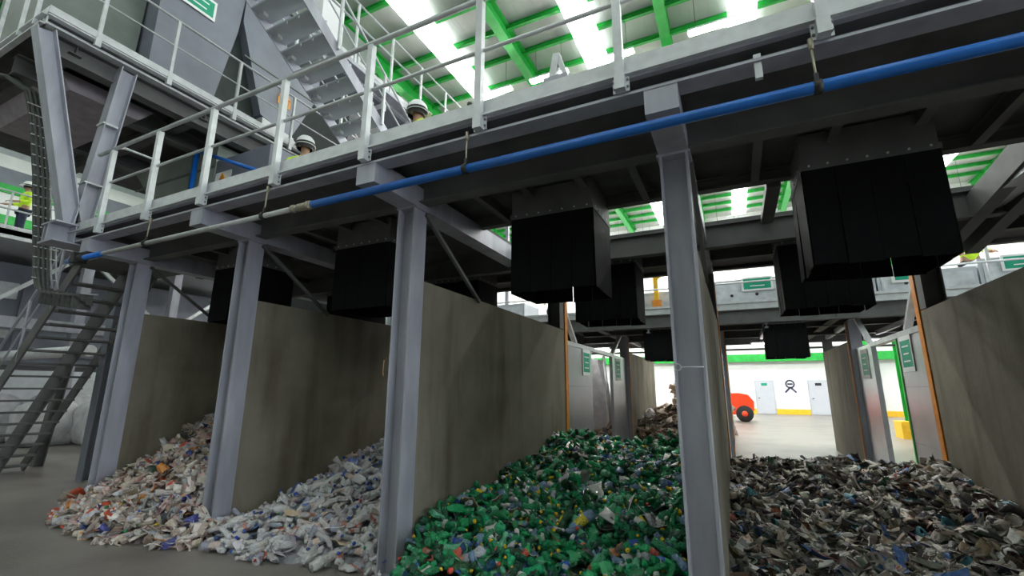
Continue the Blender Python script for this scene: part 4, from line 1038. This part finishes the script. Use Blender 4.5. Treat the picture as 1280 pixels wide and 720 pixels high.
def h2f(x, y):   # bay 2
    toe = 3.2-.12*np.sin((x+5.1)*2.2)
    a = np.clip(y-toe, 0, None); u = np.clip((x+5.05)/2.2, 0, 1)
    z = .13*sm(0, .2, a)+np.where(a > .2, (a-.2)*(.16+.30*u), 0)+.35*sm(1.6, 3.0, a)*(.5+.5*u)
    z = np.minimum(z, 1.3)+noise2(x, y, 2)*sm(.1, .6, a)
    out = (x > XC[2]-.11) & (y > YC-.02) | (x < XC[1]+.11) & (y > YC-.02)
    return np.where(out | (a <= 0) | (x < -4.95) & (y < YC), 0, np.maximum(z, 0))
pile(12, h2f, (-5.07, -2.6, 2.9, 7.3), 1700, 44, var_clear, [(.25, .25, .27, 1), (.4, .4, .42, 1)], {
    'pile': 'heap of clear plastic bottles in the second bay', 'where': 'in the second bay',
    'bottle': 'crushed clear plastic bottle in the heap of the second bay', 'bottle_g': 'clear bottles in the second bay',
    'scrap': 'crumpled pale plastic film piece among the clear bottles', 'scrap_g': 'film pieces among the clear bottles'}, 'clear_bottle_heap', .45)
def h3f(x, y):   # bay 3
    u = np.clip((x+2.65)/2.3, 0, 1)
    toe = 3.3-.95*np.sin(np.pi*np.clip(u, 0, 1)**.8)-.1*u
    a = np.clip(y-toe, 0, None)
    z = .25*sm(0, .5, a)+np.interp(y, [3.4, 4.1, 4.7, 5.8, 7.3, 7.9, 8.6], [0, .14, .20, .35, .50, .42, -.4])+noise2(x, y, 3)*sm(.1, .8, a)
    z = z*sm(0, .3, a)
    out = ((x > XC[3]-.11) | (x < XC[2]+.11)) & (y > YC-.02)
    return np.where(out | (a <= 0), 0, np.maximum(z, 0))
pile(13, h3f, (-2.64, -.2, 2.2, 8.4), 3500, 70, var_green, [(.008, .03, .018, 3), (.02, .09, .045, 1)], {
    'pile': 'heap of green plastic bottles in the third bay', 'where': 'in the third bay',
    'bottle': 'crushed green or bluish plastic bottle in the third bay heap', 'bottle_g': 'green bottles in the third bay',
    'scrap': 'crumpled film or card piece among the green bottles', 'scrap_g': 'scrap pieces among the green bottles'}, 'green_bottle_heap', .5, size=.98)
def h4f(x, y):   # bay 4
    u = np.clip((x+.16)/2.43, 0, 1)
    toe = 2.6+.6*u
    a = np.clip(y-toe, 0, None)
    z = .12*sm(0, .5, a)+np.interp(y, [3, 4.2, 5.2, 6.2, 7.1, 7.7, 8.3, 9.0], [0, .08, .13, .20, .34, .44, .3, -.4])+.12*sm(.55, 1, u)*sm(0, 4, a)+noise2(x, y, 4)*.8*sm(.1, .8, a)
    out = ((x > XC[4]-.11) | (x < XC[3]+.11)) & (y > YC-.02)
    return np.where(out | (a <= 0), 0, np.maximum(z, 0))
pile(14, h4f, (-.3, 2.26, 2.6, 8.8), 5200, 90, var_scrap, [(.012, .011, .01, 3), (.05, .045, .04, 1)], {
    'pile': 'heap of dirty mixed cardboard and film scrap in the fourth bay', 'where': 'in the fourth bay',
    'scrap': 'crumpled dirty paper or film piece in the fourth bay heap', 'scrap_g': 'paper and film pieces in the fourth bay',
    'carton': 'flattened drinks carton in the fourth bay heap', 'carton_g': 'flattened cartons in the fourth bay',
    'cup': 'crushed cup or can in the fourth bay heap', 'cup_g': 'crushed cups in the fourth bay', 'bottle': '', 'bottle_g': ''}, 'paper_scrap_heap', .45, size=.88)
# brown cardboard heap and bales beyond the left aisle
def h5f(x, y):
    r_ = np.sqrt(((x+2.0)/2.6)**2+((y-15.4)/2.6)**2)
    return np.where((r_ > 1) | (x < -5.15), 0, 1.05*(1-r_)**.9+noise2(x, y, 5)*(1-r_))
BRN = [(.42, .32, .24, 4), (.30, .21, .14, 3), (.55, .47, .40, 3), (.12, .09, .07, 2), (.5, .5, .5, 1)]
def var_brn(g, n):
    return ('scrap', *sheet_np(g, pick(g, BRN), pick(g, BRN), g.uniform(.2, .4), g.uniform(.12, .25), crumple=.3), scrap_m)
pile(15, h5f, (-4.6, -.5, 12.9, 17.9), 900, 20, var_brn, [(.2, .14, .1, 1)], {
    'pile': 'far heap of brown cardboard beyond the green bottles', 'where': 'in the far cardboard heap', 'scrap': 'brown cardboard piece in the far heap beyond the green bottles', 'scrap_g': 'cardboard pieces in the far heap'}, 'cardboard_heap', .5, nind=120, size=1.1)
def bale(x, y, z, s, lab):
    g = np.random.default_rng(int(abs(x*100)+z*77))
    e = empty('cardboard_bale', (x, y, z), lab, 'bale', 'brown cardboard bales')
    AV, AQ, AC = [], [], []; off = 0
    b = box_np(g, (.22, .15, .1), s*.98, s*.98, s*.9); AV.append(b[0]+np.array([x, y, z+s*.45])); AQ.append(b[1]); AC.append(b[2]); off = len(b[0])
    for k in range(60):
        f = sheet_np(g, pick(g, BRN), pick(g, BRN), .3, .2, crumple=.25)
        rt = rotm(g.uniform(-1, 1, 1)+np.pi/2*(k % 2), g.uniform(-.5, .5, 1), g.uniform(0, 6.28, 1))[0]
        p = np.array([x+g.uniform(-.5, .5)*s, y-s*.5 if k % 3 else y+g.uniform(-.5, .5)*s, z+g.uniform(.05, .9)*s])
        if k % 3 == 0: p[2] = z+s*.9
        AV.append(f[0]@rt.T+p); AQ.append(f[1]+off); AC.append(f[2]); off += len(f[0])
    link('bale_body', make_mesh('bale_body', np.concatenate(AV), np.concatenate(AQ), np.concatenate(AC), scrap_m), e)
    for dx in (-.3, 0, .3):
        MB().box(x+dx*s-.01, x+dx*s+.01, y-s*.53, y-s*.52, z+.02, z+.9*s).build('strap', galv_d, e)
bale(-1.9, 18.3, 0, 1.0, 'lower brown cardboard bale beyond the green bottles')
bale(-1.6, 18.3, .93, .95, 'upper brown cardboard bale stacked beyond the green bottles')
bale(-.7, 18.5, 0, 1.0, 'brown cardboard bale right of the bale stack')
